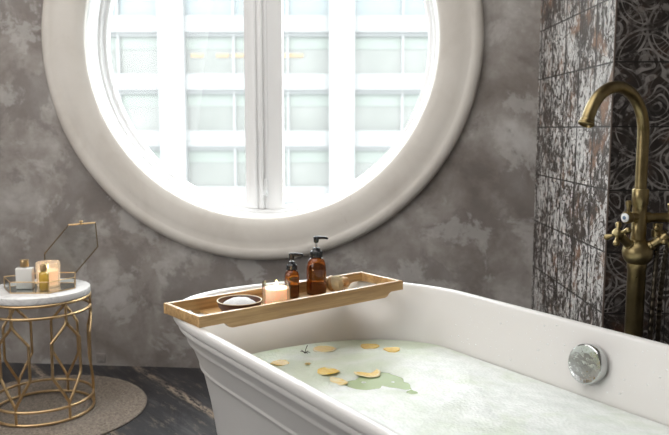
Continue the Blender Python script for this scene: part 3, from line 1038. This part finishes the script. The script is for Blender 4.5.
def build_tray():
    t = thing('bath_tray', 'long bamboo bath tray laid across the white tub', 'bath tray')
    t.matrix_world = TR @ Matrix.Translation((0, 0, ZT0))
    L2, W2, th = TL_ / 2, TW / 2, 0.013
    zt = ZT1 - ZT0; zm = ZTM - ZT0

    def side(y0, y1):
        xs0, xs1 = -0.265, 0.285
        out = [(-L2, 0), (xs0 - 0.012, 0), (xs0 - 0.004, -0.003), (xs0, zm * 0.5), (xs0 + 0.004, zm + 0.003), (xs0 + 0.014, zm), (xs1 - 0.014, zm), (xs1 - 0.004, zm + 0.003), (xs1, zm * 0.5), (xs1 + 0.004, -0.003), (xs1 + 0.012, 0), (L2, 0), (L2, zt), (-L2, zt)]
        bm = bmesh.new()
        A = [bm.verts.new((x, y0, z)) for x, z in out]; B = [bm.verts.new((x, y1, z)) for x, z in out]
        bm.faces.new(A); bm.faces.new(B[::-1])
        n = len(out)
        for k in range(n): bm.faces.new((A[k], B[k], B[(k + 1) % n], A[(k + 1) % n]))
        bmesh.ops.recalc_face_normals(bm, faces=bm.faces[:])
        es = [e for e in bm.edges if all(v.co.z > zt - 1e-5 for v in e.verts)]
        bmesh.ops.bevel(bm, geom=es, offset=0.0022, segments=2, profile=0.5, affect='EDGES')
        return bm
    obj('side_rail', side(-W2, -W2 + th), M['bamboo'], t, 30)
    obj('side_rail', side(W2 - th, W2), M['bamboo'], t, 30)
    for s in (-1, 1):
        bm = bmesh.new()
        xa, xb = sorted((s * L2, s * (L2 - 0.012)))
        add_box(bm, xa, xb, -W2 + th, W2 - th, 0.0, zt - 0.0005, 0.002)
        obj('end_rail', bm, M['bamboo'], t, 30)
    # floor panel with a hand gap at either end
    bm = bmesh.new()
    fz0, fz1 = zm + 0.002, zm + 0.010
    xl, xr = -0.246, 0.250
    add_box(bm, xl, xr, -W2 + th - 0.002, W2 - th + 0.002, fz0, fz1, 0.0015)
    obj('floor_panel', bm, M['bamboo'], t, 30)
    return ZT0 + fz1


ZFL = build_tray() + 0.0004


def on_tray(u, v, z=None, rz=0.0):
    return TR @ Matrix.Translation((u, v, ZFL if z is None else z)) @ Matrix.Rotation(rz, 4, 'Z')


def put(t, Mx):
    t.matrix_world = Mx
    return t


def build_bowl():
    t = put(thing('salt_bowl', 'small dark wooden bowl of white bath salt on the bamboo tray', 'bowl'), on_tray(-0.186, -0.024))
    bm = bmesh.new()
    lathe(bm, [(0, 0), (0.030, 0), (0.034, 0.0015), (0.047, 0.011), (0.0560, 0.024), (0.0595, 0.0375), (0.0555, 0.0375), (0.0515, 0.025), (0.043, 0.014), (0.030, 0.006), (0, 0.0045)], 48)
    obj('bowl_body', bm, M['dark_wood'], t, 40)
    bm = bmesh.new()
    lathe(bm, [(0.0596, 0.0372), (0.0598, 0.0381), (0.0590, 0.0388), (0.0572, 0.0388), (0.0564, 0.0381), (0.0566, 0.0372)], 48, close=True)
    obj('bowl_rim', bm, M['bristle'], t, 40, 'pale rim of the dark bowl')
    bm = bmesh.new()
    prof = [(0.0475, 0.0225), (0.044, 0.027), (0.036, 0.0345), (0.024, 0.0400), (0.010, 0.0430), (0, 0.0435)]
    lathe(bm, [(0, 0.016)] + [(0.042, 0.016)] + prof, 48)
    for v in bm.verts:
        if v.co.z > 0.019:
            v.co.z += 0.003 * mnoise.noise(v.co * 60) + 0.0012 * mnoise.noise(v.co * 220)
    s = obj('bath_salt', bm, M['salt'], t, 60, 'heap of white bath salt'); s['kind'] = 'stuff'
    return t


build_bowl()


def flame_profile(h, r):
    return [(0, 0), (r * 0.6, h * 0.10), (r, h * 0.28), (r * 0.85, h * 0.48), (r * 0.5, h * 0.72), (r * 0.18, h * 0.92), (0, h)]


def build_candle():
    t = put(thing('jar_candle', 'lit peach candle in a clear glass jar on the bamboo tray', 'candle'), on_tray(-0.066, -0.020))
    bm = bmesh.new()
    lathe(bm, [(0, 0), (0.036, 0), (0.0390, 0.003), (0.0390, 0.069), (0.0383, 0.070), (0.0373, 0.069), (0.0373, 0.006), (0, 0.005)], 40)
    obj('glass_jar', bm, M['clear'], t, 40)
    bm = bmesh.new()
    lathe(bm, [(0, 0.0055), (0.0364, 0.0055), (0.0369, 0.009), (0.0369, 0.052), (0.0360, 0.054), (0.026, 0.0523), (0.006, 0.0518), (0, 0.0518)], 40)
    obj('wax', bm, M['wax'], t, 40)
    bm = bmesh.new(); tube(bm, [(0, 0, 0.0514), (0.0006, 0, 0.056), (0.0012, 0, 0.059)], 0.0009, 8)
    obj('wick', bm, M['wick'], t, 60)
    bm = bmesh.new(); lathe(bm, flame_profile(0.018, 0.0045), 16, Matrix.Translation((0.001, 0, 0.0575)))
    obj('flame', bm, M['flame'], t, 60)
    l = bpy.data.lights.new('candle_light', 'POINT'); l.energy = 0.18; l.color = (1.0, 0.62, 0.30); l.shadow_soft_size = 0.008
    o = bpy.data.objects.new('candle_light', l); COL.objects.link(o)
    o.location = (t.matrix_world @ Vector((0.001, 0, 0.066)))


build_candle()


def build_bottle(label, u, v, r, hb, hs, hn, rn, aim, head):
    """r body radius, hb body height to shoulder, hs shoulder rise, hn neck, rn neck radius; aim = heading of the spout"""
    t = put(thing('pump_bottle', label, 'bottle', group='amber pump bottles on the tray'), on_tray(u, v))
    bm = bmesh.new()
    prof = [(0, 0), (r * 0.88, 0), (r * 0.97, 0.002), (r, 0.005), (r, hb)]
    for k in range(1, 9):
        a = PI / 2 * k / 8
        prof.append((rn + (r - rn) * math.cos(a) ** 0.9, hb + hs * math.sin(a) ** 1.15))
    zn = hb + hs
    prof += [(rn, zn + 0.001), (rn, zn + 0.006), (0, zn + 0.006)]
    lathe(bm, prof, 40)
    obj('bottle_body', bm, M['amber'], t, 50)
    # collar with grip
    bm = bmesh.new()
    rc = rn * 1.48; zc = zn + 0.001
    seg = 48
    rings = []
    for z, k in ((zc, 1.0), (zc + hn * 0.9, 1.0), (zc + hn, 0.92)):
        rings.append([bm.verts.new((rc * k * (1 + 0.03 * (i % 2)) * math.cos(2 * PI * i / seg), rc * k * (1 + 0.03 * (i % 2)) * math.sin(2 * PI * i / seg), z)) for i in range(seg)])
    for A, B in zip(rings, rings[1:]):
        for i in range(seg): bm.faces.new((A[i], A[(i + 1) % seg], B[(i + 1) % seg], B[i]))
    bm.faces.new(rings[0][::-1]); bm.faces.new(rings[-1])
    lathe(bm, [(rc * 0.92, zc + hn), (rc * 0.74, zc + hn + 0.002), (rc * 0.62, zc + hn + 0.006), (rc * 0.55, zc + hn + 0.010), (0, zc + hn + 0.010)], 32)
    pc = obj('pump_collar', bm, M['black_plastic'], t, 30)
    zp = zc + hn + 0.0095
    bm = bmesh.new()
    lathe(bm, [(0, zp), (0.0030, zp), (0.0030, zp + head), (0, zp + head)], 16)
    obj('pump_stem', bm, M['chrome'], t, 40, 'pale pump stem')
    bm = bmesh.new()
    z1 = zp + head
    lathe(bm, [(0, z1), (0.0058, z1), (0.0074, z1 + 0.004), (0.0080, z1 + 0.012), (0.0088, z1 + 0.0155), (0.0078, z1 + 0.0175), (0, z1 + 0.018)], 24)
    Mz = Matrix.Rotation(aim, 4, 'Z')
    # nozzle: flattened tapering bar
    pts = [(-0.004, 0, z1 + 0.0145), (0.010, 0, z1 + 0.0150), (0.024, 0, z1 + 0.0150), (0.031, 0, z1 + 0.0138), (0.034, 0, z1 + 0.0110)]
    tube(bm, [Mz @ Vector(p) for p in pts], [0.0054, 0.0050, 0.0042, 0.0036, 0.0030], 12)
    obj('pump_head', bm, M['black_plastic'], t, 40)
    return t


AIM = -TRAY_ROT + R(-6)
build_bottle('shorter amber pump bottle next to the lit jar candle', 0.036, 0.048, 0.0215, 0.060, 0.021, 0.014, 0.0105, AIM, 0.006)
build_bottle('taller amber pump bottle next to the wooden brush', 0.118, 0.038, 0.0295, 0.074, 0.036, 0.018, 0.0120, AIM, 0.015)


def build_brush():
    t = put(thing('wooden_brush', 'round wooden body brush with cream bristles on the right of the tray', 'brush'), on_tray(0.180, 0.024, rz=R(30)))
    # head lies on its edge, bristles fan towards the viewer
    tilt = Matrix.Translation((0, 0.012, 0.0250)) @ Matrix.Rotation(R(78), 4, 'X')
    bm = bmesh.new()
    lathe(bm, [(0, -0.012), (0.015, -0.0115), (0.021, -0.008), (0.0240, -0.002), (0.0235, 0.003), (0.022, 0.005), (0, 0.005)], 36, tilt)
    obj('brush_head', bm, M['brush_wood'], t, 40)
    bm = bmesh.new()
    random.seed(3)
    for k in range(160):
        a = k * 2.39996; rr = 0.0205 * math.sqrt((k + 0.5) / 160)
        p = Vector((rr * math.cos(a), rr * math.sin(a), 0.0045))
        d = Vector((p.x * 9, p.y * 9 - 0.10, 1)).normalized() + Vector((random.uniform(-.08, .08), random.uniform(-.08, .08), 0))
        q = p + d * random.uniform(0.022, 0.027)
        tube(bm, [tilt @ p, tilt @ q], [0.0013, 0.0008], 5)
    b = obj('bristles', bm, M['bristle'], t, 60, 'fan of cream bristles'); b['kind'] = 'stuff'
    bm = bmesh.new()
    Mx = axis_matrix((0.019, 0.008, 0.022), (0.9, -0.42, 0.0))
    lathe(bm, [(0, 0), (0.008, 0), (0.0085, 0.006), (0.0075, 0.014), (0.0095, 0.022), (0.0140, 0.030), (0.0155, 0.038), (0.0135, 0.046), (0.007, 0.051), (0, 0.052)], 28, Mx)
    obj('brush_handle', bm, M['brush_wood'], t, 40)


build_brush()

# ================================================================== FAUCET
FX, FY = 0.788, 1.90
FAUCET = Matrix.Translation((FX, FY, 0)) @ Matrix.Rotation(R(214), 4, 'Z')    # local +X points over the tub


def cross_handle(parent, p, d, ln, spin):
    """stem from p along d, four armed cross at its end"""
    d = Vector(d).normalized(); p = Vector(p)
    h = bmesh.new()
    lathe(h, [(0, 0), (0.0135, 0), (0.0135, 0.010), (0.0115, 0.012), (0.0115, ln * 0.72), (0.0135, ln * 0.74), (0.0135, ln * 0.86), (0.008, ln * 0.88), (0.0075, ln), (0, ln)], 24, axis_matrix(p, d))
    stem = obj('valve_stem', h, M['brass'], parent, 40)
    h = bmesh.new()
    Mx = axis_matrix(p + d * (ln + 0.004), d) @ Matrix.Rotation(spin, 4, 'Z')
    lathe(h, [(0, -0.010), (0.011, -0.010), (0.0125, -0.004), (0.0125, 0.006), (0.009, 0.011), (0, 0.012)], 24, Mx)
    for k in range(4):
        a = k * PI / 2
        dirv = (Mx.to_3x3() @ Vector((math.cos(a), math.sin(a), 0))).normalized()
        c = Mx @ Vector((0, 0, 0))
        lathe(h, [(0, 0.006), (0.0048, 0.008), (0.0042, 0.018), (0.0060, 0.023), (0.0082, 0.029), (0.0080, 0.034), (0.0048, 0.038), (0, 0.039)], 16, axis_matrix(c, dirv))
    obj('cross_handle', h, M['brass'], parent, 40)


def build_faucet():
    t = thing('bath_faucet', 'tall aged brass floor standing faucet with gooseneck spout beside the tub', 'faucet')
    t.matrix_world = FAUCET
    Ri = FAUCET.to_3x3().inverted()

    def loc(dx, dy, z): return Ri @ Vector((dx, dy, 0)) + Vector((0, 0, z))     # world offset -> local
    bm = bmesh.new()
    lathe(bm, [(0, 0), (0.052, 0), (0.054, 0.003), (0.052, 0.010), (0.040, 0.018), (0.034, 0.026), (0.030, 0.03), (0, 0.03)], 40)
    obj('floor_flange', bm, M['brass'], t, 40)
    bm = bmesh.new()
    lathe(bm, [(0, 0.028), (0.0230, 0.028), (0.0230, 0.738), (0.0250, 0.742), (0.0250, 0.755), (0, 0.755)], 40)
    obj('riser_pole', bm, M['brass'], t, 40)
    bm = bmesh.new()
    ball = [(0.0385 * math.cos(R(a)), 0.783 + 0.0385 * math.sin(R(a))) for a in range(-52, 61, 8)]
    lathe(bm, [(0, 0.748)] + ball + [(0.0190, 0.820), (0.0190, 0.880), (0.018, 0.882),
               (0.018, 0.905), (0.0205, 0.908), (0.0210, 0.945), (0.019, 0.948), (0, 0.948)], 40)
    obj('valve_body', bm, M['brass'], t, 40)
    # gooseneck spout
    R_ = 0.115
    top = 1.088
    path = [(0, 0, 0.946), (0, 0, 1.0), (0, 0, 1.06)]
    for k in range(0, 25):
        a = PI * k / 24 * 0.88
        path.append((R_ - R_ * math.cos(a), 0, top + R_ * math.sin(a)))
    e = Vector(path[-1]); a = PI * 0.88
    dirn = Vector((math.sin(a), 0, math.cos(a)))
    path.append(tuple(e + dirn * 0.012))
    bm = bmesh.new()
    tube(bm, path, 0.0148, 24)
    obj('spout', bm, M['brass'], t, 50)
    bm = bmesh.new()
    lathe(bm, [(0, -0.002), (0.0155, -0.002), (0.0170, 0.0), (0.0170, 0.006), (0.0195, 0.008), (0.0195, 0.013), (0.0155, 0.015), (0.0140, 0.010), (0, 0.010)], 28, axis_matrix(e + dirn * 0.008, dirn))
    obj('spout_nozzle', bm, M['brass'], t, 40)
    # cross handles (directions in world turned into the local frame)
    cross_handle(t, loc(-0.022, -0.010, 0.800), Ri @ Vector((-0.74, -0.30, 0.60)), 0.054, 0.5)
    cross_handle(t, loc(0.022, -0.016, 0.800), Ri @ Vector((0.70, -0.45, 0.62)), 0.040, 0.3)
    # diverter with porcelain button, facing the room
    dv = Ri @ Vector((-0.86, -0.51, 0.0))
    bm = bmesh.new()
    p0 = loc(-0.012, -0.006, 0.876)
    lathe(bm, [(0, 0), (0.0125, 0), (0.0125, 0.022), (0.0150, 0.024), (0.0160, 0.028), (0.0160, 0.036), (0.0135, 0.040), (0, 0.040)], 28, axis_matrix(p0, dv))
    c = p0 + dv * 0.030
    lathe(bm, [(0, 0.012), (0.0050, 0.013), (0.0042, 0.024), (0.0058, 0.030), (0.0080, 0.036), (0.0075, 0.041), (0.004, 0.044), (0, 0.0445)], 16, axis_matrix(c, (0, 0, 1)))
    div = obj('diverter_knob', bm, M['brass'], t, 40)
    bm = bmesh.new()
    lathe(bm, [(0, 0.0395), (0.0115, 0.0395), (0.0115, 0.0425), (0.0095, 0.0440), (0, 0.0445)], 28, axis_matrix(p0, dv))
    obj('porcelain_button', bm, M['porcelain'], div, 40, 'white porcelain button')
    bm = bmesh.new()
    lathe(bm, [(0, 0.0443), (0.0048, 0.0442), (0.0048, 0.0452), (0, 0.0454)], 20, axis_matrix(p0, dv))
    obj('blue_dot', bm, M['blue_enamel'], div, 40, 'blue grey dot on the button')
    # horizontal arm with the cradle fork for the hand shower
    bm = bmesh.new()
    ax = Ri @ Vector((1, 0.0, 0.0))
    p1 = loc(0.012, -0.004, 0.874)
    lathe(bm, [(0, 0), (0.0150, 0), (0.0150, 0.012), (0.0120, 0.016), (0.0120, 0.060), (0.0150, 0.064), (0.0150, 0.092), (0.0110, 0.098), (0, 0.098)], 28, axis_matrix(p1, ax))
    obj('cradle_arm', bm, M['brass'], t, 40)
    bm = bmesh.new()
    c = p1 + ax * 0.078
    lathe(bm, [(0.0135, 0.010), (0.0165, 0.012), (0.0200, 0.034), (0.0185, 0.036), (0.0150, 0.034), (0.0130, 0.016)], 28, axis_matrix(c, (0, 0, 1)), close=True)
    obj('cradle_cup', bm, M['brass'], t, 40)
    # hose outlet elbow under the arm
    bm = bmesh.new()
    p2 = loc(0.044, -0.012, 0.860)
    lathe(bm, [(0, 0), (0.0120, 0), (0.0120, 0.016), (0.0150, 0.018), (0.0150, 0.034), (0.0120, 0.036), (0.0115, 0.050), (0, 0.050)], 24, axis_matrix(p2, (0, 0, -1)))
    obj('hose_outlet', bm, M['brass'], t, 40)

    # hand shower resting in the cradle: a thing of its own with its hose
    base = Vector((FX + 0.012 + 0.078, FY - 0.004, 0.874))
    h = thing('hand_shower', 'brass hand shower standing in the faucet cradle with dark ribbed hose', 'hand shower', base)
    bm = bmesh.new()
    tube(bm, smooth_path([(0, 0, 0.012), (0, 0, 0.06), (0.001, -0.002, 0.14), (0.002, -0.006, 0.21)], 6), [0.0105 + 0.004 * math.sin(PI * k / 18) for k in range(19)], 20)
    obj('handle', bm, M['brass'], h, 50)
    bm = bmesh.new()
    tube(bm, smooth_path([(0.002, -0.006, 0.205), (0.003, -0.012, 0.235), (0.003, -0.035, 0.262)], 5), 0.011, 18)
    lathe(bm, [(0, -0.012), (0.014, -0.010), (0.030, 0.006), (0.036, 0.020), (0.036, 0.028), (0.030, 0.030), (0, 0.030)], 32, axis_matrix((0.003, -0.032, 0.262), (0, -0.75, -0.65)))
    obj('spray_head', bm, M['brass'], h, 40)
    # ribbed hose hanging in a loop from the outlet, down behind the rim, and back up to the handle
    o2 = Vector((FX + 0.044, FY - 0.012, 0.810)) - base
    pts = smooth_path([o2, o2 + Vector((0.0, 0, -0.05)), o2 + Vector((-0.008, -0.006, -0.25)), o2 + Vector((-0.006, -0.004, -0.46)), o2 + Vector((0.012, 0.01, -0.61)), o2 + Vector((0.030, 0.03, -0.585)),
                       o2 + Vector((0.028, 0.02, -0.40)), o2 + Vector((0.024, 0.02, -0.20)), o2 + Vector((0.030, 0.02, -0.06)), Vector((0, 0.016, -0.03)), Vector((0, 0.004, 0.0)), Vector((0, 0, 0.014))], 40)
    rad = [0.0076 if k % 4 < 2 else 0.0060 for k in range(len(pts))]
    bm = bmesh.new(); tube(bm, pts, rad, 10)
    obj('shower_hose', bm, M['hose'], h, 70, 'dark ribbed metal hose')


build_faucet()

# ================================================================== RUG AND SIDE TABLE
SX, SY = -1.140, 2.795


def build_rug():
    r = 0.395
    bm = bmesh.new()
    prof = []
    N = 20
    prof.append((0, 0.007))
    for k in range(N):
        for q, dz in ((0.12, 0.0068), (0.35, 0.0105), (0.65, 0.0105), (0.88, 0.0068)):
            prof.append((r * (k + q) / N, dz))
    prof += [(r, 0.005), (r * 0.998, 0.0005), (0, 0.0005)]
    lathe(bm, prof, 144)
    for v in bm.verts:
        if v.co.z > 0.008:
            a = math.atan2(v.co.y, v.co.x); rr = math.hypot(v.co.x, v.co.y)
            v.co.z += 0.0008 * math.sin(a * max(6, round(rr * 280)))
    o = obj('round_rug', bm, M['jute'], None, 60)
    tag(o, 'round beige braided jute rug under the side table', 'rug'); o.location = (SX - 0.008, SY + 0.018, 0)


build_rug()
ZR = 0.0118


def build_table():
    t = thing('side_table', 'round side table with white marble top and gold openwork wire base', 'table', (SX, SY, ZR))
    H = 0.494 - ZR
    bm = bmesh.new()
    lathe(bm, [(0, H - 0.027), (0.187, H - 0.027), (0.1900, H - 0.025), (0.1910, H - 0.021), (0.1910, H - 0.007), (0.190, H - 0.0015), (0.186, H), (0, H)], 96)
    obj('marble_top', bm, M['marble'], t, 40)
    r = 0.187
    wr = 0.0056

    def ring(z, rad, name):
        bm = bmesh.new()
        tube(bm, [(rad * math.cos(2 * PI * k / 96), rad * math.sin(2 * PI * k / 96), z) for k in range(96)], wr, 10, closed=True)
        obj(name, bm, M['gold'], t, 60)
    ring(wr + 0.0002, r, 'base_ring'); ring(0.055, r, 'base_ring')
    ring(H - 0.027 - wr, r, 'top_ring'); ring(H - 0.078, r, 'top_ring')

    def P(a, z): return Vector((r * math.cos(a), r * math.sin(a), z))
    for k in range(6):
        a0 = R(-68 - 31 + 60 * k)
        hw = R(18)
        bm = bmesh.new()
        tube(bm, [P(a0, wr), P(a0, 0.055), P(a0, 0.072)], wr, 8)
        tube(bm, [P(a0, H - 0.088), P(a0, H - 0.060), P(a0, H - 0.029)], wr, 8)
        for s in (-1, 1):
            q = [P(a0, 0.068), P(a0 + s * hw * 0.10, 0.081), P(a0 + s * hw * 0.5, 0.124), P(a0 + s * hw * 0.95, 0.170), P(a0 + s * hw, 0.178)]
            q += [P(a0 + s * hw, 0.20), P(a0 + s * hw, 0.25), P(a0 + s * hw, 0.302), P(a0 + s * hw * 0.95, 0.310), P(a0 + s * hw * 0.5, 0.341), P(a0 + s * hw * 0.12, 0.366), P(a0, 0.386), P(a0, 0.410)]
            tube(bm, smooth_path(q, 3), wr, 8)
        obj('lattice_leg', bm, M['gold'], t, 60)
    return t


build_table()
ZTAB = 0.4944


def build_glass_box():
    t = thing('glass_box', 'hexagonal brass edged glass box with its lid propped open on the marble table', 'box', (SX, SY, ZTAB))
    V = [(-1.270, 2.795), (-1.203, 2.693), (-1.060, 2.693), (-0.994, 2.783), (-1.026, 2.880), (-1.153, 2.880)]
    V = [Vector((x - SX, y - SY, 0)) for x, y in V]
    h = 0.043; wr = 0.0018
    c = sum(V, Vector()) / 6
    bm = bmesh.new()
    A = [bm.verts.new(v + (c - v) * 0.01 + Vector((0, 0, 0.0005))) for v in V]; B = [bm.verts.new(v + (c - v) * 0.01 + Vector((0, 0, 0.0025))) for v in V]
    bm.faces.new(A[::-1]); bm.faces.new(B)
    for k in range(6): bm.faces.new((A[k], A[(k + 1) % 6], B[(k + 1) % 6], B[k]))
    obj('mirror_base', bm, M['mirror'], t)
    fr = bmesh.new()
    for z in (wr, h):
        for k in range(6): tube(fr, [V[k] + Vector((0, 0, z)), V[(k + 1) % 6] + Vector((0, 0, z))], wr, 8)
    for k in range(6): tube(fr, [V[k] + Vector((0, 0, 0.0005)), V[k] + Vector((0, 0, h + 0.001))], wr, 8)
    obj('box_frame', fr, M['gold'], t, 50)
    for k in range(6):
        a, b = V[k], V[(k + 1) % 6]
        n = (b - a).cross(Vector((0, 0, 1))).normalized() * 0.0006
        bm = bmesh.new()
        q = [a, b, b + Vector((0, 0, h)), a + Vector((0, 0, h))]
        F = [bm.verts.new(p + n) for p in q]; G = [bm.verts.new(p - n) for p in q]
        bm.faces.new(F); bm.faces.new(G[::-1])
        for i in range(4): bm.faces.new((F[i], G[i], G[(i + 1) % 4], F[(i + 1) % 4]))
        obj('side_pane', bm, M['clear'], t)
    # lid, hinged on the back edge and standing open
    k = 0.988
    Lw = [(-1.064, .72), (-.957, .729), (-.948, .633), (-1.036, .52), (-1.158, .511), (-1.161, .605)]
    Lv = []
    for x, z in Lw:
        X, Z = x * k, (z - 1.1) * k + 1.1
        Lv.append(Vector((X - SX, 2.880 - SY + 0.10 * (Z - 0.51), max(Z, 0.5375) - ZTAB)))
    bm = bmesh.new()
    for i in range(6):
        tube(bm, [Lv[i], Lv[(i + 1) % 6]], 0.0024, 8)
    lid = obj('lid_frame', bm, M['came'], t, 50)
    bm = bmesh.new()
    tube(bm, [Lv[0], Lv[1]], 0.0030, 8)
    m_ = (Lv[0] + Lv[1]) / 2
    tube(bm, [m_ + Vector((-0.002, -0.003, -0.004)), m_ + Vector((-0.002, -0.004, 0.010))], 0.0042, 10)
    tube(bm, [m_ + Vector((-0.008, -0.004, 0.009)), m_ + Vector((0.005, -0.004, 0.011))], 0.0032, 10)
    obj('lid_clasp', bm, M['gold'], lid, 50, 'shiny brass front edge and clasp')
    bm = bmesh.new()
    n = (Lv[1] - Lv[0]).cross(Lv[3] - Lv[0]).normalized() * 0.0006
    F = [bm.verts.new(p + n) for p in Lv]; G = [bm.verts.new(p - n) for p in Lv]
    bm.faces.new(F); bm.faces.new(G[::-1])
    for i in range(6): bm.faces.new((F[i], G[i], G[(i + 1) % 6], F[(i + 1) % 6]))
    obj('lid_pane', bm, M['clear'], lid)


build_glass_box()
ZB = ZTAB + 0.0029


def build_box_contents():
    # square white perfume bottle
    t = thing('perfume_bottle', 'square frosted white perfume bottle with gold cap in the glass box', 'bottle', (-1.176, 2.766, ZB), R(4))
    bm = bmesh.new(); add_box(bm, -0.031, 0.031, -0.017, 0.017, 0, 0.082, 0.005, seg=3)
    lathe(bm, [(0, 0.081), (0.012, 0.081), (0.012, 0.086), (0, 0.086)], 24)
    obj('bottle_body', bm, M['frosted'], t, 40)
    bm = bmesh.new(); lathe(bm, [(0, 0.0855), (0.0150, 0.0855), (0.0155, 0.087), (0.0155, 0.110), (0.0145, 0.112), (0, 0.112)], 32)
    obj('bottle_cap', bm, M['gold'], t, 40)
    # small yellow bottle
    t = thing('oil_bottle', 'small bottle of yellow oil with gold cap at the front of the glass box', 'bottle', (-1.096, 2.744, ZB))
    bm = bmesh.new(); lathe(bm, [(0, 0), (0.0165, 0), (0.018, 0.002), (0.018, 0.060), (0.016, 0.066), (0.010, 0.070), (0.010, 0.074), (0, 0.074)], 32)
    obj('bottle_body', bm, M['yellow'], t, 40)
    bm = bmesh.new(); lathe(bm, [(0, 0.0735), (0.0118, 0.0735), (0.0122, 0.075), (0.0122, 0.096), (0.011, 0.098), (0, 0.098)], 28)
    obj('bottle_cap', bm, M['gold'], t, 40)
    # ribbed glass candle holder
    t = thing('ribbed_candle', 'lit candle in a ribbed glass tumbler at the back of the glass box', 'candle', (-1.108, 2.818, ZB))
    seg = 72
    bm = bmesh.new()
    rings = []
    for z, r, rib in ((0, 0.036, 0), (0.003, 0.041, 1), (0.084, 0.0435, 1), (0.093, 0.0435, 0), (0.094, 0.0420, 0), (0.088, 0.0405, 0), (0.006, 0.0375, 0)):
        rings.append([bm.verts.new((r * (1 + 0.028 * rib * math.cos(18 * 2 * PI * i / seg)) * math.cos(2 * PI * i / seg), r * (1 + 0.028 * rib * math.cos(18 * 2 * PI * i / seg)) * math.sin(2 * PI * i / seg), z)) for i in range(seg)])
    for A, B in zip(rings, rings[1:]):
        for i in range(seg): bm.faces.new((A[i], A[(i + 1) % seg], B[(i + 1) % seg], B[i]))
    bm.faces.new(rings[0][::-1]); bm.faces.new(rings[-1])
    obj('ribbed_glass', bm, M['votive'], t, 50)
    bm = bmesh.new()
    lathe(bm, [(0, 0.007), (0.0365, 0.007), (0.0385, 0.060), (0.0375, 0.061), (0.01, 0.059), (0, 0.059)], 36)
    obj('wax', bm, M['wax'], t, 40)
    bm = bmesh.new(); tube(bm, [(0, 0, 0.0585), (0.0005, 0, 0.068)], 0.0009, 8)
    obj('wick', bm, M['wick'], t, 60)
    bm = bmesh.new(); lathe(bm, flame_profile(0.018, 0.0045), 16, Matrix.Translation((0.0005, 0, 0.066)))
    obj('flame', bm, M['flame'], t, 60)
    l = bpy.data.lights.new('box_candle_light', 'POINT'); l.energy = 0.10; l.color = (1.0, 0.62, 0.30); l.shadow_soft_size = 0.006
    o = bpy.data.objects.new('box_candle_light', l); COL.objects.link(o); o.location = (-1.108, 2.818, ZB + 0.076)


build_box_contents()

# small plate low on the wall
bm = bmesh.new()
add_box(bm, -0.022, 0.022, -0.004, 0.0, -0.022, 0.022, 0.0015)
add_box(bm, -0.016, 0.016, -0.0052, -0.003, -0.016, 0.016, 0.001)
pl = tag(obj('wall_plate', bm, M['plaster'], None, 40), 'small square grey plate low on the plaster wall behind the round rug', 'wall plate')
pl.matrix_world = WALL @ Matrix.Translation((-0.195, 0, 0.036))
